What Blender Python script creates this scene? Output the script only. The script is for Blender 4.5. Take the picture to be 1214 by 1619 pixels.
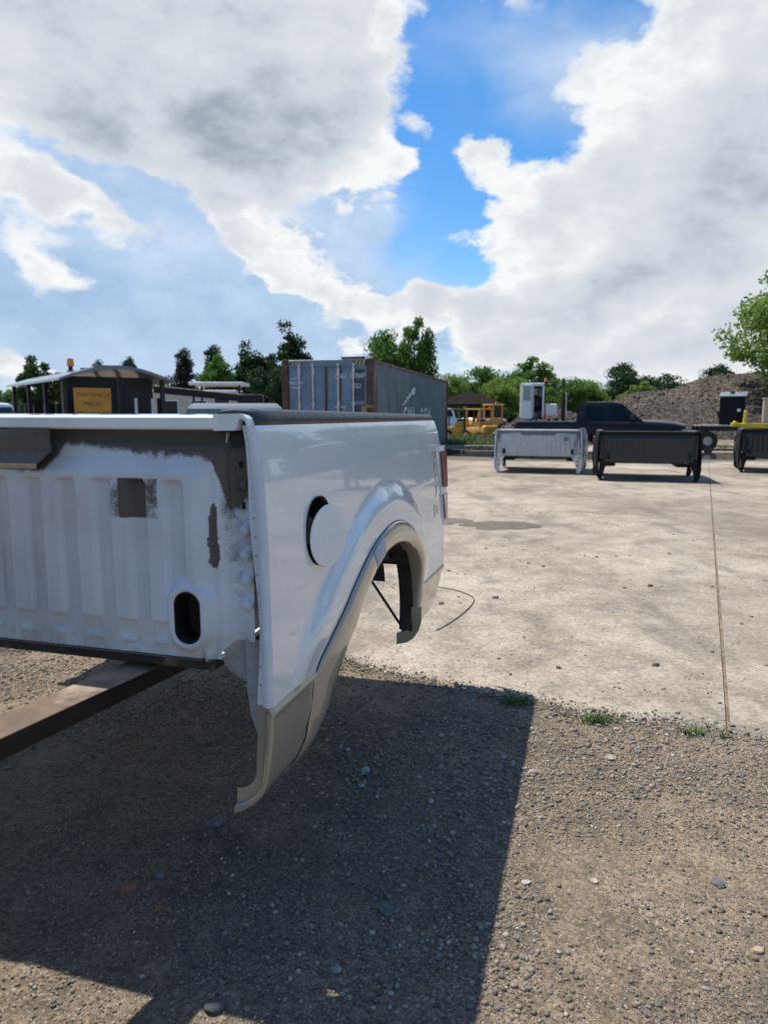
import bpy, bmesh, math, random
import numpy as np
from mathutils import Vector, Matrix, Euler
random.seed(7); rng = np.random.default_rng(11)
scene = bpy.context.scene
for o in list(bpy.data.objects): bpy.data.objects.remove(o)
COL = scene.collection

# ------------------------------------------------------------------ camera
CAM_H = 1.36; FPX = 1122.0; PW, PH = 1214.0, 1619.0; HORIZON = 655.0
PITCH = math.atan((PH/2-HORIZON)/FPX)
cam_d = bpy.data.cameras.new('camera'); cam = bpy.data.objects.new('camera', cam_d); COL.objects.link(cam)
cam.location = (0, 0, CAM_H); cam.rotation_euler = (math.pi/2-PITCH, 0, 0)
cam_d.sensor_fit = 'VERTICAL'; cam_d.sensor_height = 36.0; cam_d.lens = 36.0*FPX/PH
cam_d.clip_start = 0.05; cam_d.clip_end = 3000
cam_d.dof.use_dof = True; cam_d.dof.focus_distance = 2.5; cam_d.dof.aperture_fstop = 4.5
scene.camera = cam

def ray(x, y):
    a = (x-PW/2)/FPX; b = -(y-PH/2)/FPX
    return np.array([a, math.cos(PITCH)+b*math.sin(PITCH), b*math.cos(PITCH)-math.sin(PITCH)])
def gpt(x, y, z=0.0):
    r = ray(x, y); t = (z-CAM_H)/r[2]; return np.array([0, 0, CAM_H])+t*r
def at(x, y, Y):
    r = ray(x, y); t = Y/r[1]; return np.array([0, 0, CAM_H])+t*r

# ------------------------------------------------------------------ light
SUN_DIR = Vector((-0.475, 0.36, 1.35)).normalized()
SUN_EL = math.asin(SUN_DIR.z); SUN_AZ = math.atan2(SUN_DIR.x, SUN_DIR.y)
sd = bpy.data.lights.new('sun', 'SUN'); sd.energy = 4.6; sd.angle = math.radians(0.53); sd.color = (1.0, 0.955, 0.89)
sun = bpy.data.objects.new('sun', sd); COL.objects.link(sun)
sun.rotation_euler = SUN_DIR.to_track_quat('Z', 'Y').to_euler(); sun.location = (0, 0, 40)
vs = scene.view_settings; vs.view_transform = 'Standard'; vs.look = 'None'; vs.exposure = 0.27; vs.gamma = 1.0
vs.use_curve_mapping = False

# ------------------------------------------------------------------ sky
W = bpy.data.worlds.new('World'); scene.world = W; W.use_nodes = True
nt = W.node_tree; nt.nodes.clear(); NL = nt.links
def wn(t, **k):
    n = nt.nodes.new(t)
    for a, b in k.items(): setattr(n, a, b)
    return n
def wset(inp, v):
    if isinstance(v, bpy.types.NodeSocket): NL.new(v, inp)
    else: inp.default_value = v
def wm(op, a, b=None, c=None, clamp=False):
    n = wn('ShaderNodeMath', operation=op, use_clamp=clamp)
    wset(n.inputs[0], a)
    if b is not None: wset(n.inputs[1], b)
    if c is not None: wset(n.inputs[2], c)
    return n.outputs[0]
def wv(op, a, b=None):
    n = wn('ShaderNodeVectorMath', operation=op); wset(n.inputs[0], a)
    if b is not None: wset(n.inputs[1], b)
    return n.outputs[0]
def wnoise(vec, scale, detail=6, rough=0.6, color=False, lac=2.1):
    n = wn('ShaderNodeTexNoise'); wset(n.inputs['Vector'], vec); n.inputs['Scale'].default_value = scale
    n.inputs['Detail'].default_value = detail; n.inputs['Roughness'].default_value = rough; n.inputs['Lacunarity'].default_value = lac
    return n.outputs['Color' if color else 'Fac']
def wmix(f, a, b):
    n = wn('ShaderNodeMix', data_type='RGBA'); wset(n.inputs[0], f); wset(n.inputs[6], a); wset(n.inputs[7], b); return n.outputs[2]
def wramp(v, lo, hi):
    n = wn('ShaderNodeMapRange', interpolation_type='SMOOTHSTEP'); wset(n.inputs[0], v)
    n.inputs[1].default_value = min(lo, hi); n.inputs[2].default_value = max(lo, hi); n.inputs[3].default_value = 0 if lo < hi else 1; n.inputs[4].default_value = 1 if lo < hi else 0
    return n.outputs[0]
tc = wn('ShaderNodeTexCoord'); DIR = wv('NORMALIZE', tc.outputs['Generated'])
sep = wn('ShaderNodeSeparateXYZ'); NL.new(DIR, sep.inputs[0])
az = wm('ARCTAN2', sep.outputs[0], sep.outputs[1]); el = wm('ARCSINE', sep.outputs[2])
cmb = wn('ShaderNodeCombineXYZ'); NL.new(az, cmb.inputs[0]); NL.new(el, cmb.inputs[1]); P2 = cmb.outputs[0]
sq = wv('MULTIPLY', DIR, (1, 1, 1.7))
def warp(amp, scale, detail, rough):
    c = wnoise(sq, scale, detail, rough, color=True)
    d = wv('SUBTRACT', c, (0.5, 0.5, 0.5)); d = wv('MULTIPLY', d, (amp, amp, 0)); return wv('ADD', P2, d)
PC = warp(0.16, 5.5, 6, 0.58)        # crisp, billowing edges
PS = warp(0.22, 4.0, 5, 0.55)        # softer, for shading and the veil
def rotated(P, deg):
    if not deg: return P
    c, q = math.cos(math.radians(deg)), math.sin(math.radians(deg)); cb = wn('ShaderNodeCombineXYZ')
    for i, v in enumerate(((c, q, 0), (-q, c, 0))):
        d = wn('ShaderNodeVectorMath', operation='DOT_PRODUCT'); wset(d.inputs[0], P); d.inputs[1].default_value = v; NL.new(d.outputs['Value'], cb.inputs[i])
    return cb.outputs[0]
def blobs(P, items, base):
    """sum of soft ellipses; each item: centre px x,y, radius px rx,ry, tilt deg (ccw), weight"""
    acc = base; turned = {}
    for (x, y, rx, ry, rot, wgt) in items:
        rot = min((0, 12, -15, -38), key=lambda q: abs(q-rot))
        if rot not in turned: turned[rot] = rotated(P, rot)
        r = ray(x, y); r = r/np.linalg.norm(r); a = math.atan2(r[0], r[1]); e = math.asin(r[2])
        c, q = math.cos(math.radians(rot)), math.sin(math.radians(rot)); u, v = c*a+q*e, -q*a+c*e
        m = wn('ShaderNodeVectorMath', operation='MULTIPLY_ADD'); NL.new(turned[rot], m.inputs[0])
        m.inputs[1].default_value = (FPX/rx, FPX/ry, 0); m.inputs[2].default_value = (-u*FPX/rx, -v*FPX/ry, 0)
        g = wn('ShaderNodeTexGradient', gradient_type='SPHERICAL'); NL.new(m.outputs[0], g.inputs[0])
        acc = wm('MULTIPLY_ADD', g.outputs['Fac'], wgt, acc)
    return acc
fb = wnoise(sq, 2.6, 5, 0.55)
fb2 = wnoise(wv('ADD', sq, (3.1, 1.7, 0.4)), 9.0, 6, 0.53)
fb3 = wnoise(wv('ADD', sq, (3.1, 1.7, 0.43)), 9.0, 3, 0.50)    # the same field a little higher: its slope lights the billows
fb4 = wnoise(wv('ADD', sq, (7.1, 0.7, 2.4)), 27.0, 4, 0.55)
n2 = wm('SUBTRACT', fb2, 0.5); slope = wm('SUBTRACT', fb2, fb3)
cum_base = wm('ADD', wm('MULTIPLY_ADD', wm('SUBTRACT', fb, 0.5), 1.0, 0.03), wm('ADD', wm('MULTIPLY', n2, 1.5), wm('MULTIPLY', wm('SUBTRACT', fb4, 0.5), 0.75)))
CUM = blobs(PC, [
    # great grey cloud upper left and its bright rim
    (170, 60, 520, 270, 0, 1.3), (440, 90, 240, 230, 0, 1.2), (510, 250, 150, 90, -20, 0.8), (625, 240, 100, 32, 8, 0.6),
    (565, 325, 100, 36, -15, 0.5), (60, 130, 200, 110, -10, 0.4),
    # diagonal cumulus streak, left centre
    (335, 320, 110, 34, -50, 0.70), (425, 380, 95, 75, -40, 1.0), (490, 440, 140, 55, -38, 1.1), (555, 500, 110, 34, -25, 0.7),
    (655, 475, 75, 60, 0, 1.25),
    # patches on the far left
    (30, 285, 130, 42, -10, 0.62), (160, 350, 120, 45, -25, 0.50), (20, 390, 120, 34, -15, 0.55), (115, 445, 110, 40, -15, 0.6),
    (20, 585, 130, 35, -15, 0.7),
    # the great right-hand bank
    (1130, 290, 400, 300, 0, 1.5), (910, 430, 220, 170, 0, 1.2), (755, 355, 75, 34, 20, 0.75), (775, 240, 65, 75, 0, 0.9),
    (1150, 50, 250, 190, 0, 0.8), (790, 500, 120, 75, 0, 1.0), (960, 540, 330, 80, 0, 0.75), (1180, 480, 240, 150, 0, 0.6),
    # small puffs in the blue
    (690, 185, 46, 32, 0, 0.75), (730, 30, 170, 60, -15, 0.58), (905, 120, 60, 40, 0, 0.35),
    # blue openings
    (720, 130, 170, 120, 0, -0.96), (850, 190, 95, 90, 0, -1.26), (690, 330, 120, 90, 0, -0.96), (560, 375, 100, 55, -30, -0.77), (900, 90, 120, 70, 0, -0.41),
    (300, 470, 220, 110, -20, -0.77), (200, 540, 360, 70, 0, -0.89), (620, 420, 130, 60, -20, -0.77), (230, 310, 130, 60, -20, -0.53), (380, 480, 90, 60, -38, -0.53),
    (940, 60, 130, 90, 0, -0.55), (640, 385, 150, 55, -15, -0.55), (745, 300, 55, 80, 0, -0.35), (560, 350, 70, 45, 0, -0.35), (715, 440, 90, 40, 0, -0.4),
    (700, 60, 120, 60, 0, -0.2), (780, 130, 90, 90, 0, -0.35), (600, 440, 60, 50, -38, -0.4), (480, 330, 60, 40, 0, -0.3),
    (410, 296, 140, 42, 0, -0.75), (250, 305, 140, 48, -15, -0.5), (60, 240, 120, 40, -15, -0.4), (1000, 30, 90, 60, 0, -0.3), (560, 440, 60, 40, -38, -0.3),
    ], cum_base)
calpha = wramp(CUM, 0.0, 0.46)
VEIL = blobs(PS, [(120, 420, 620, 300, 0, 1.2), (250, 540, 480, 150, 0, 0.9), (400, 300, 260, 110, 0, 0.9), (950, 570, 520, 110, 0, 0.9),
    (650, 430, 300, 50, 0, 0.30), (735, 50, 260, 90, 0, 0.25), (920, 60, 170, 130, 0, 0.55), (540, 400, 110, 110, -30, 0.5)], wm('MULTIPLY_ADD', wm('SUBTRACT', fb, 0.5), 0.7, 0.02))
valpha = wm('MULTIPLY', wramp(VEIL, 0.05, 0.75), 0.92)
GREY = blobs(PS, [(250, 130, 330, 200, -15, 1.0), (470, 160, 190, 150, 0, 0.75), (180, 240, 190, 70, -25, 0.5), (60, 60, 160, 120, 0, 0.15),
    (1010, 420, 230, 65, 12, 0.60), (1200, 250, 140, 150, 0, 0.85), (900, 460, 170, 55, 10, 0.50), (1040, 330, 160, 60, 15, 0.35),
    (800, 515, 120, 45, 0, 0.5), (1110, 520, 240, 45, 0, 0.50), (960, 590, 320, 35, 0, 0.35), (860, 560, 150, 40, 0, 0.3), (520, 480, 120, 30, -30, 0.2),
    (270, 200, 70, 40, -30, -0.4), (620, 260, 160, 70, 0, -0.5)], wm('MULTIPLY_ADD', wm('SUBTRACT', fb, 0.5), 0.4, 0.24))
relief = n2
n3 = wm('SUBTRACT', fb3, 0.5)
gsh = wm('ADD', wm('ADD', wm('MULTIPLY', wramp(GREY, -0.15, 1.9), 0.90), wm('MULTIPLY', wm('MULTIPLY_ADD', wm('SUBTRACT', fb4, 0.5), 0.35, n3), 1.25)), wm('MULTIPLY_ADD', slope, 1.3, wm('MULTIPLY_ADD', wramp(CUM, 0.1, 1.1), 0.22, -0.08)), clamp=True)
sky = wn('ShaderNodeTexSky', sky_type='NISHITA', sun_disc=False, sun_elevation=SUN_EL, sun_rotation=SUN_AZ, altitude=200, air_density=1.0, dust_density=0.6, ozone_density=2.2)
SKY_K = 0.10
hsv = wn('ShaderNodeHueSaturation'); hsv.inputs['Saturation'].default_value = 1.38; hsv.inputs['Value'].default_value = 1.45; NL.new(sky.outputs[0], hsv.inputs['Color'])
def wc(r, g, b): return (r/SKY_K, g/SKY_K, b/SKY_K, 1)
vsh = wm('ADD', wm('MULTIPLY', wramp(el, 0.0, 0.30), 0.45), wm('MULTIPLY_ADD', n2, 1.6, 0.22), clamp=True)
veil_col = wmix(vsh, wc(0.25, 0.37, 0.56), wc(0.56, 0.67, 0.82))
cr = wn('ShaderNodeValToRGB'); NL.new(gsh, cr.inputs[0])
cr.color_ramp.elements[0].position = 0.0; cr.color_ramp.elements[0].color = (0.775, 0.79, 0.80, 1)
cr.color_ramp.elements[1].position = 1.0; cr.color_ramp.elements[1].color = (0.30, 0.345, 0.40, 1)
e = cr.color_ramp.elements.new(0.30); e.color = (0.60, 0.635, 0.67, 1)
e = cr.color_ramp.elements.new(0.65); e.color = (0.50, 0.55, 0.61, 1)
cs = wn('ShaderNodeVectorMath', operation='SCALE'); NL.new(cr.outputs[0], cs.inputs[0]); cs.inputs['Scale'].default_value = 1/SKY_K
c1 = wmix(valpha, hsv.outputs[0], veil_col)
c1 = wmix(wm('MULTIPLY', wramp(el, 0.16, -0.02), 0.85), c1, wc(0.46, 0.58, 0.74))     # pale air towards the horizon
c2 = wmix(calpha, c1, cs.outputs[0])
bg = wn('ShaderNodeBackground'); NL.new(c2, bg.inputs[0]); bg.inputs[1].default_value = SKY_K
wo = wn('ShaderNodeOutputWorld'); NL.new(bg.outputs[0], wo.inputs[0])

# ------------------------------------------------------------------ materials
MATS = {}
def mat(name, col, rough=0.6, metal=0.0, coat=0.0, var=0.12, vscale=6.0, bump=0.0, bscale=60.0, spec=0.5, col2=None, c2amt=0.5, c2scale=3.0,
        attr=None, emit=None, trans=0.0, coat_rough=0.03, streak=False, bdist=0.01, thr=None):
    if name in MATS: return MATS[name]
    m = bpy.data.materials.new(name); m.use_nodes = True; n = m.node_tree.nodes; l = m.node_tree.links
    b = n['Principled BSDF']; b.inputs['Roughness'].default_value = rough; b.inputs['Metallic'].default_value = metal
    b.inputs['Coat Weight'].default_value = coat; b.inputs['Coat Roughness'].default_value = coat_rough; b.inputs['Specular IOR Level'].default_value = spec
    tc = n.new('ShaderNodeTexCoord'); vec = tc.outputs['Object']
    if streak:
        mp = n.new('ShaderNodeMapping'); mp.inputs['Scale'].default_value = (1, 1, 0.12); l.new(vec, mp.inputs[0]); svec = mp.outputs[0]
    else: svec = vec
    def noise(sc, det=5, v=None, r=0.6):
        t = n.new('ShaderNodeTexNoise'); t.inputs['Scale'].default_value = sc; t.inputs['Detail'].default_value = det; t.inputs['Roughness'].default_value = r
        l.new(v or vec, t.inputs['Vector']); return t.outputs['Fac']
    def mix(f, a, c, mode='MIX'):
        x = n.new('ShaderNodeMix'); x.data_type = 'RGBA'; x.blend_type = mode
        for s, v in ((0, f), (6, a), (7, c)):
            if isinstance(v, bpy.types.NodeSocket): l.new(v, x.inputs[s])
            else: x.inputs[s].default_value = v
        return x.outputs[2]
    def mr(v, a, c, lo=0.0, hi=1.0):
        x = n.new('ShaderNodeMapRange'); x.interpolation_type = 'SMOOTHSTEP'; l.new(v, x.inputs[0])
        for i, q in ((1, a), (2, c), (3, lo), (4, hi)): x.inputs[i].default_value = q
        return x.outputs[0]
    c = (*col, 1)
    if attr:
        at_ = n.new('ShaderNodeAttribute'); at_.attribute_name = attr; c = at_.outputs['Color']
    if col2:
        th = thr or (0.62-0.25*c2amt, 0.75-0.25*c2amt)
        c = mix(mr(noise(c2scale, 9, svec, 0.65), *th), c, (*col2, 1))
    if var:
        f = mr(noise(vscale, 7), 0.3, 0.7, 1-var, 1+var)
        x = n.new('ShaderNodeVectorMath'); x.operation = 'SCALE'
        if isinstance(c, bpy.types.NodeSocket): l.new(c, x.inputs[0])
        else: x.inputs[0].default_value = c[:3]
        l.new(f, x.inputs['Scale']); c = x.outputs[0]
        l.new(mr(noise(vscale*1.7, 5), 0.3, 0.7, max(rough*0.85, 0.02), min(rough*1.15, 1)), b.inputs['Roughness'])
    if isinstance(c, bpy.types.NodeSocket): l.new(c, b.inputs['Base Color'])
    else: b.inputs['Base Color'].default_value = c
    if bump:
        bp = n.new('ShaderNodeBump'); bp.inputs['Strength'].default_value = bump; bp.inputs['Distance'].default_value = bdist
        l.new(noise(bscale, 6), bp.inputs['Height']); l.new(bp.outputs[0], b.inputs['Normal'])
    if trans: b.inputs['Transmission Weight'].default_value = trans
    if emit: b.inputs['Emission Color'].default_value = (*emit[:3], 1); b.inputs['Emission Strength'].default_value = emit[3]
    MATS[name] = m; return m

# ------------------------------------------------------------------ mesh helpers
def link(name, me, m=None, parent=None, loc=None, rz=None):
    o = bpy.data.objects.new(name, me); COL.objects.link(o)
    if m is not None and me is not None and hasattr(me, 'materials') and len(me.materials) == 0: me.materials.append(m)
    if parent is not None: o.parent = parent
    if loc is not None: o.location = loc
    if rz is not None: o.rotation_euler = (0, 0, rz)
    return o
def tag(o, label, cat, group=None):
    o['label'] = label; o['category'] = cat
    if group: o['group'] = group
    return o
def empty(name, loc, rz, label, cat, group=None):
    o = bpy.data.objects.new(name, None); COL.objects.link(o); o.location = loc; o.rotation_euler = (0, 0, rz); o.empty_display_size = 0.2
    return tag(o, label, cat, group)
def finish(me, smooth=None):
    if smooth is not None:
        me.shade_smooth()
        if smooth < 179: me.set_sharp_from_angle(angle=math.radians(smooth))
    me.update(); return me
def mesh(name, verts, faces, smooth=None):
    me = bpy.data.meshes.new(name); me.from_pydata([tuple(map(float, v)) for v in verts], [], [tuple(map(int, f)) for f in faces]); me.validate()
    bm = bmesh.new(); bm.from_mesh(me); bmesh.ops.recalc_face_normals(bm, faces=bm.faces); bm.to_mesh(me); bm.free()
    return finish(me, smooth)
def npmesh(name, V, Fq, smooth=False):
    me = bpy.data.meshes.new(name); V = np.asarray(V, np.float32); Fq = np.asarray(Fq, np.int32); k = Fq.shape[1]
    me.vertices.add(len(V)); me.vertices.foreach_set('co', V.ravel())
    me.loops.add(Fq.size); me.loops.foreach_set('vertex_index', Fq.ravel())
    me.polygons.add(len(Fq)); me.polygons.foreach_set('loop_start', np.arange(0, Fq.size, k, dtype=np.int32))
    me.update(calc_edges=True)
    if smooth: me.shade_smooth()
    return me
class B:
    """collects shapes for one mesh"""
    def __init__(s): s.bm = bmesh.new()
    def box(s, c, d, bev=0.0, rot=None, seg=1, taper=None):
        r = bmesh.ops.create_cube(s.bm, size=1); vs_ = r['verts']
        for v in vs_:
            v.co = Vector((v.co.x*d[0], v.co.y*d[1], v.co.z*d[2]))
            if taper and v.co.z > 0: v.co.x *= taper[0]; v.co.y *= taper[1]
        if bev > 0:
            es = list({e for v in vs_ for e in v.link_edges})
            q = bmesh.ops.bevel(s.bm, geom=es, offset=bev, segments=seg, affect='EDGES', profile=0.5); vs_ = list({v for f in q['faces'] for v in f.verts} | {v for v in vs_ if v.is_valid})
        M = Matrix.Translation(c) @ (Euler(rot).to_matrix().to_4x4() if rot else Matrix())
        for v in vs_: v.co = M @ v.co
        return s
    def cyl(s, a, b, r, r2=None, n=16, caps=True):
        a = Vector(a); b = Vector(b); d = b-a; q = d.to_track_quat('Z', 'Y'); r2 = r if r2 is None else r2
        R = [[s.bm.verts.new(p+q @ Vector((rr*math.cos(2*math.pi*i/n), rr*math.sin(2*math.pi*i/n), 0))) for i in range(n)] for p, rr in ((a, r), (b, r2))]
        for i in range(n): s.bm.faces.new((R[0][i], R[0][(i+1) % n], R[1][(i+1) % n], R[1][i]))
        if caps: s.bm.faces.new(R[0][::-1]); s.bm.faces.new(R[1])
        return s
    def tube(s, pts, r, n=8):
        pts = [Vector(p) for p in pts]; rings = []
        for i, p in enumerate(pts):
            d = (pts[min(i+1, len(pts)-1)]-pts[max(i-1, 0)]).normalized(); q = d.to_track_quat('Z', 'Y'); rr = r[i] if isinstance(r, (list, tuple)) else r
            rings.append([s.bm.verts.new(p+q @ Vector((rr*math.cos(2*math.pi*k/n), rr*math.sin(2*math.pi*k/n), 0))) for k in range(n)])
        for A, C in zip(rings, rings[1:]):
            for k in range(n): s.bm.faces.new((A[k], A[(k+1) % n], C[(k+1) % n], C[k]))
        s.bm.faces.new(rings[0][::-1]); s.bm.faces.new(rings[-1]); return s
    def prism(s, poly, off):
        """poly: 3-D outline, off: extrusion vector"""
        off = Vector(off); A = [s.bm.verts.new(p) for p in poly]; C = [s.bm.verts.new(Vector(p)+off) for p in poly]; n = len(A)
        s.bm.faces.new(A); s.bm.faces.new(C[::-1])
        for i in range(n): s.bm.faces.new((A[i], C[i], C[(i+1) % n], A[(i+1) % n]))
        return s
    def loft(s, rings, caps=True, closed=True):
        R = [[s.bm.verts.new(p) for p in r] for r in rings]; n = len(R[0])
        for A, C in zip(R, R[1:]):
            for k in range(n if closed else n-1): s.bm.faces.new((A[k], A[(k+1) % n], C[(k+1) % n], C[k]))
        if caps: s.bm.faces.new(R[0][::-1]); s.bm.faces.new(R[-1])
        return s
    def ball(s, c, r, n=10, sc=(1, 1, 1)):
        q = bmesh.ops.create_uvsphere(s.bm, u_segments=n*2, v_segments=n, radius=1)
        for v in q['verts']: v.co = Vector((c[0]+v.co.x*r*sc[0], c[1]+v.co.y*r*sc[1], c[2]+v.co.z*r*sc[2]))
        return s
    def me(s, name, smooth=30):
        m = bpy.data.meshes.new(name); bmesh.ops.recalc_face_normals(s.bm, faces=s.bm.faces); s.bm.to_mesh(m); s.bm.free(); return finish(m, smooth)
    def build(s, name, m, parent=None, smooth=30): return link(name, s.me(name, smooth), m, parent)
def text_mesh(body, size, name='lettering', spacing=1.0, thick=0.002):
    cu = bpy.data.curves.new(name, 'FONT'); cu.body = body; cu.size = size; cu.extrude = thick/2; cu.align_x = 'LEFT'; cu.space_character = spacing; cu.resolution_u = 3
    o = bpy.data.objects.new(name, cu); COL.objects.link(o); bpy.context.view_layer.update()
    me = bpy.data.meshes.new_from_object(o.evaluated_get(bpy.context.evaluated_depsgraph_get())); bpy.data.objects.remove(o); bpy.data.curves.remove(cu); me.name = name
    return me
def catmull(pts, n):
    P = np.array(pts, float); P = np.vstack([2*P[0]-P[1], P, 2*P[-1]-P[-2]]); out = []
    for i in range(1, len(P)-2):
        for t in np.linspace(0, 1, 24, endpoint=False):
            a, b, c, d = P[i-1], P[i], P[i+1], P[i+2]
            out.append(0.5*(2*b+(c-a)*t+(2*a-5*b+4*c-d)*t*t+(3*b-a-3*c+d)*t**3))
    out.append(P[-2]); out = np.array(out); L = np.r_[0, np.cumsum(np.linalg.norm(np.diff(out, axis=0), axis=1))]
    u = np.linspace(0, L[-1], n); return np.stack([np.interp(u, L, out[:, k]) for k in range(P.shape[1])], 1)
def sstep(x, a, b):
    t = np.clip((x-a)/(b-a), 0, 1); return t*t*(3-2*t)
def vnoise(x, y, seed=0, octs=4, rough=0.5):
    """value-noise fBm, arrays in, about -1..1 out"""
    tot = 0; amp = 1; nrm = 0
    x = np.asarray(x, float); y = np.asarray(y, float)
    for o in range(octs):
        xi = np.floor(x).astype(np.int64); yi = np.floor(y).astype(np.int64); fx = x-xi; fy = y-yi; fx = fx*fx*(3-2*fx); fy = fy*fy*(3-2*fy)
        def h(i, j):
            k = (i*374761393+j*668265263+(seed+o)*1442695041) & 0x7fffffff; k = ((k ^ (k >> 13))*1274126177) & 0x7fffffff; return ((k ^ (k >> 16)) & 0xffff)/32767.5-1
        tot = tot+amp*((h(xi, yi)*(1-fx)+h(xi+1, yi)*fx)*(1-fy)+(h(xi, yi+1)*(1-fx)+h(xi+1, yi+1)*fx)*fy)
        nrm += amp; amp *= rough; x = x*2.03+17.3; y = y*2.03+5.1
    return tot/nrm
def copy_tree(o, parent=None, rename=None):
    c = o.copy(); COL.objects.link(c); c.parent = parent
    for ch in list(o.children): copy_tree(ch, c)
    return c
def put(me, M):
    me.transform(M); return me

# ------------------------------------------------------------------ ground
def node_mat(name):
    m = bpy.data.materials.new(name); m.use_nodes = True; return m, m.node_tree.nodes, m.node_tree.links, m.node_tree.nodes['Principled BSDF']
def earth_material(name, pal, rough=0.95, speck=None, big=0.35, pebble=(90, 0.5), relief=0.6, damp=None, distance=0.012):
    """pal: list of (pos, colour) over a broad noise; pebble voronoi gives fine stones"""
    m, n, l, b = node_mat(name); tc = n.new('ShaderNodeTexCoord'); v = tc.outputs['Object']; b.inputs['Roughness'].default_value = rough; b.inputs['Specular IOR Level'].default_value = 0.25
    def noise(sc, det=8, r=0.62):
        t = n.new('ShaderNodeTexNoise'); t.inputs['Scale'].default_value = sc; t.inputs['Detail'].default_value = det; t.inputs['Roughness'].default_value = r; l.new(v, t.inputs['Vector']); return t.outputs['Fac']
    def math_(op, a, c):
        x = n.new('ShaderNodeMath'); x.operation = op
        for i, q in enumerate((a, c)):
            if isinstance(q, bpy.types.NodeSocket): l.new(q, x.inputs[i])
            else: x.inputs[i].default_value = q
        return x.outputs[0]
    def mix(f, a, c, mode='MIX'):
        x = n.new('ShaderNodeMix'); x.data_type = 'RGBA'; x.blend_type = mode
        for s, q in ((0, f), (6, a), (7, c)):
            if isinstance(q, bpy.types.NodeSocket): l.new(q, x.inputs[s])
            else: x.inputs[s].default_value = q
        return x.outputs[2]
    def mr(q, a, c, lo=0.0, hi=1.0):
        x = n.new('ShaderNodeMapRange'); x.interpolation_type = 'SMOOTHSTEP'; l.new(q, x.inputs[0])
        for i, w in ((1, a), (2, c), (3, lo), (4, hi)): x.inputs[i].default_value = w
        return x.outputs[0]
    nb = noise(big, 10, 0.66); nm = noise(big*7, 8, 0.6); ns = noise(big*60, 6)
    f = math_('ADD', math_('MULTIPLY', nb, 0.46), math_('ADD', math_('MULTIPLY', nm, 0.34), math_('MULTIPLY', ns, 0.20)))
    r = n.new('ShaderNodeValToRGB'); l.new(f, r.inputs[0]); els = r.color_ramp.elements
    els[0].position, els[0].color = pal[0][0], (*pal[0][1], 1); els[1].position, els[1].color = pal[-1][0], (*pal[-1][1], 1)
    for p, c in pal[1:-1]: q = els.new(p); q.color = (*c, 1)
    c = r.outputs[0]
    if damp:
        for (sc, stretch, col_, lo_, hi_, amt) in damp:
            mp = n.new('ShaderNodeMapping'); mp.inputs['Rotation'].default_value = (0, 0, 0.42); mp.inputs['Scale'].default_value = (stretch, 1, 1); l.new(v, mp.inputs[0])
            t = n.new('ShaderNodeTexNoise'); t.inputs['Scale'].default_value = sc; t.inputs['Detail'].default_value = 7; t.inputs['Roughness'].default_value = 0.6; l.new(mp.outputs[0], t.inputs['Vector'])
            c = mix(math_('MULTIPLY', mr(t.outputs['Fac'], lo_, hi_), amt), c, (*col_, 1))
    vo = n.new('ShaderNodeTexVoronoi'); vo.inputs['Scale'].default_value = pebble[0]; l.new(v, vo.inputs['Vector'])
    vo2 = n.new('ShaderNodeTexVoronoi'); vo2.inputs['Scale'].default_value = pebble[0]*2.7; l.new(v, vo2.inputs['Vector'])
    hs = n.new('ShaderNodeSeparateColor'); l.new(vo.outputs['Color'], hs.inputs[0])
    hs2 = n.new('ShaderNodeSeparateColor'); l.new(vo2.outputs['Color'], hs2.inputs[0])
    val = mr(hs.outputs[0], 0.0, 1.0, 1-pebble[1], 1+pebble[1]); val2 = mr(hs2.outputs[0], 0.0, 1.0, 1-pebble[1]*0.8, 1+pebble[1]*0.8)
    k = n.new('ShaderNodeVectorMath'); k.operation = 'SCALE'; l.new(c, k.inputs[0]); l.new(math_('MULTIPLY', val, val2), k.inputs['Scale']); c = k.outputs[0]
    if speck:
        for (thr, col, sc) in speck:
            vs3 = n.new('ShaderNodeTexVoronoi'); vs3.inputs['Scale'].default_value = sc; l.new(v, vs3.inputs['Vector'])
            h3 = n.new('ShaderNodeSeparateColor'); l.new(vs3.outputs['Color'], h3.inputs[0])
            sel = math_('MULTIPLY', math_('GREATER_THAN', h3.outputs[1], thr), math_('LESS_THAN', vs3.outputs['Distance'], 0.38))
            c = mix(sel, c, (*col, 1))
    l.new(c, b.inputs['Base Color'])
    hgt = math_('ADD', math_('ADD', math_('MULTIPLY', vo.outputs['Distance'], -0.30), math_('MULTIPLY', vo2.outputs['Distance'], -0.18)), math_('ADD', math_('MULTIPLY', ns, 0.6), math_('MULTIPLY', noise(big*250, 4), 0.25)))
    bp = n.new('ShaderNodeBump'); bp.inputs['Strength'].default_value = relief; bp.inputs['Distance'].default_value = distance; l.new(hgt, bp.inputs['Height']); l.new(bp.outputs[0], b.inputs['Normal'])
    MATS[name] = m; return m
DIRT = earth_material('gravelly_dirt', [(0.34, (0.095, 0.086, 0.076)), (0.43, (0.14, 0.111, 0.080)), (0.50, (0.20, 0.153, 0.103)), (0.57, (0.245, 0.190, 0.128)), (0.68, (0.16, 0.135, 0.108))],
    big=1.1, pebble=(110, 0.26), relief=0.5, speck=[(0.93, (0.36, 0.33, 0.28), 130), (0.94, (0.065, 0.063, 0.06), 150)], distance=0.010)
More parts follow.
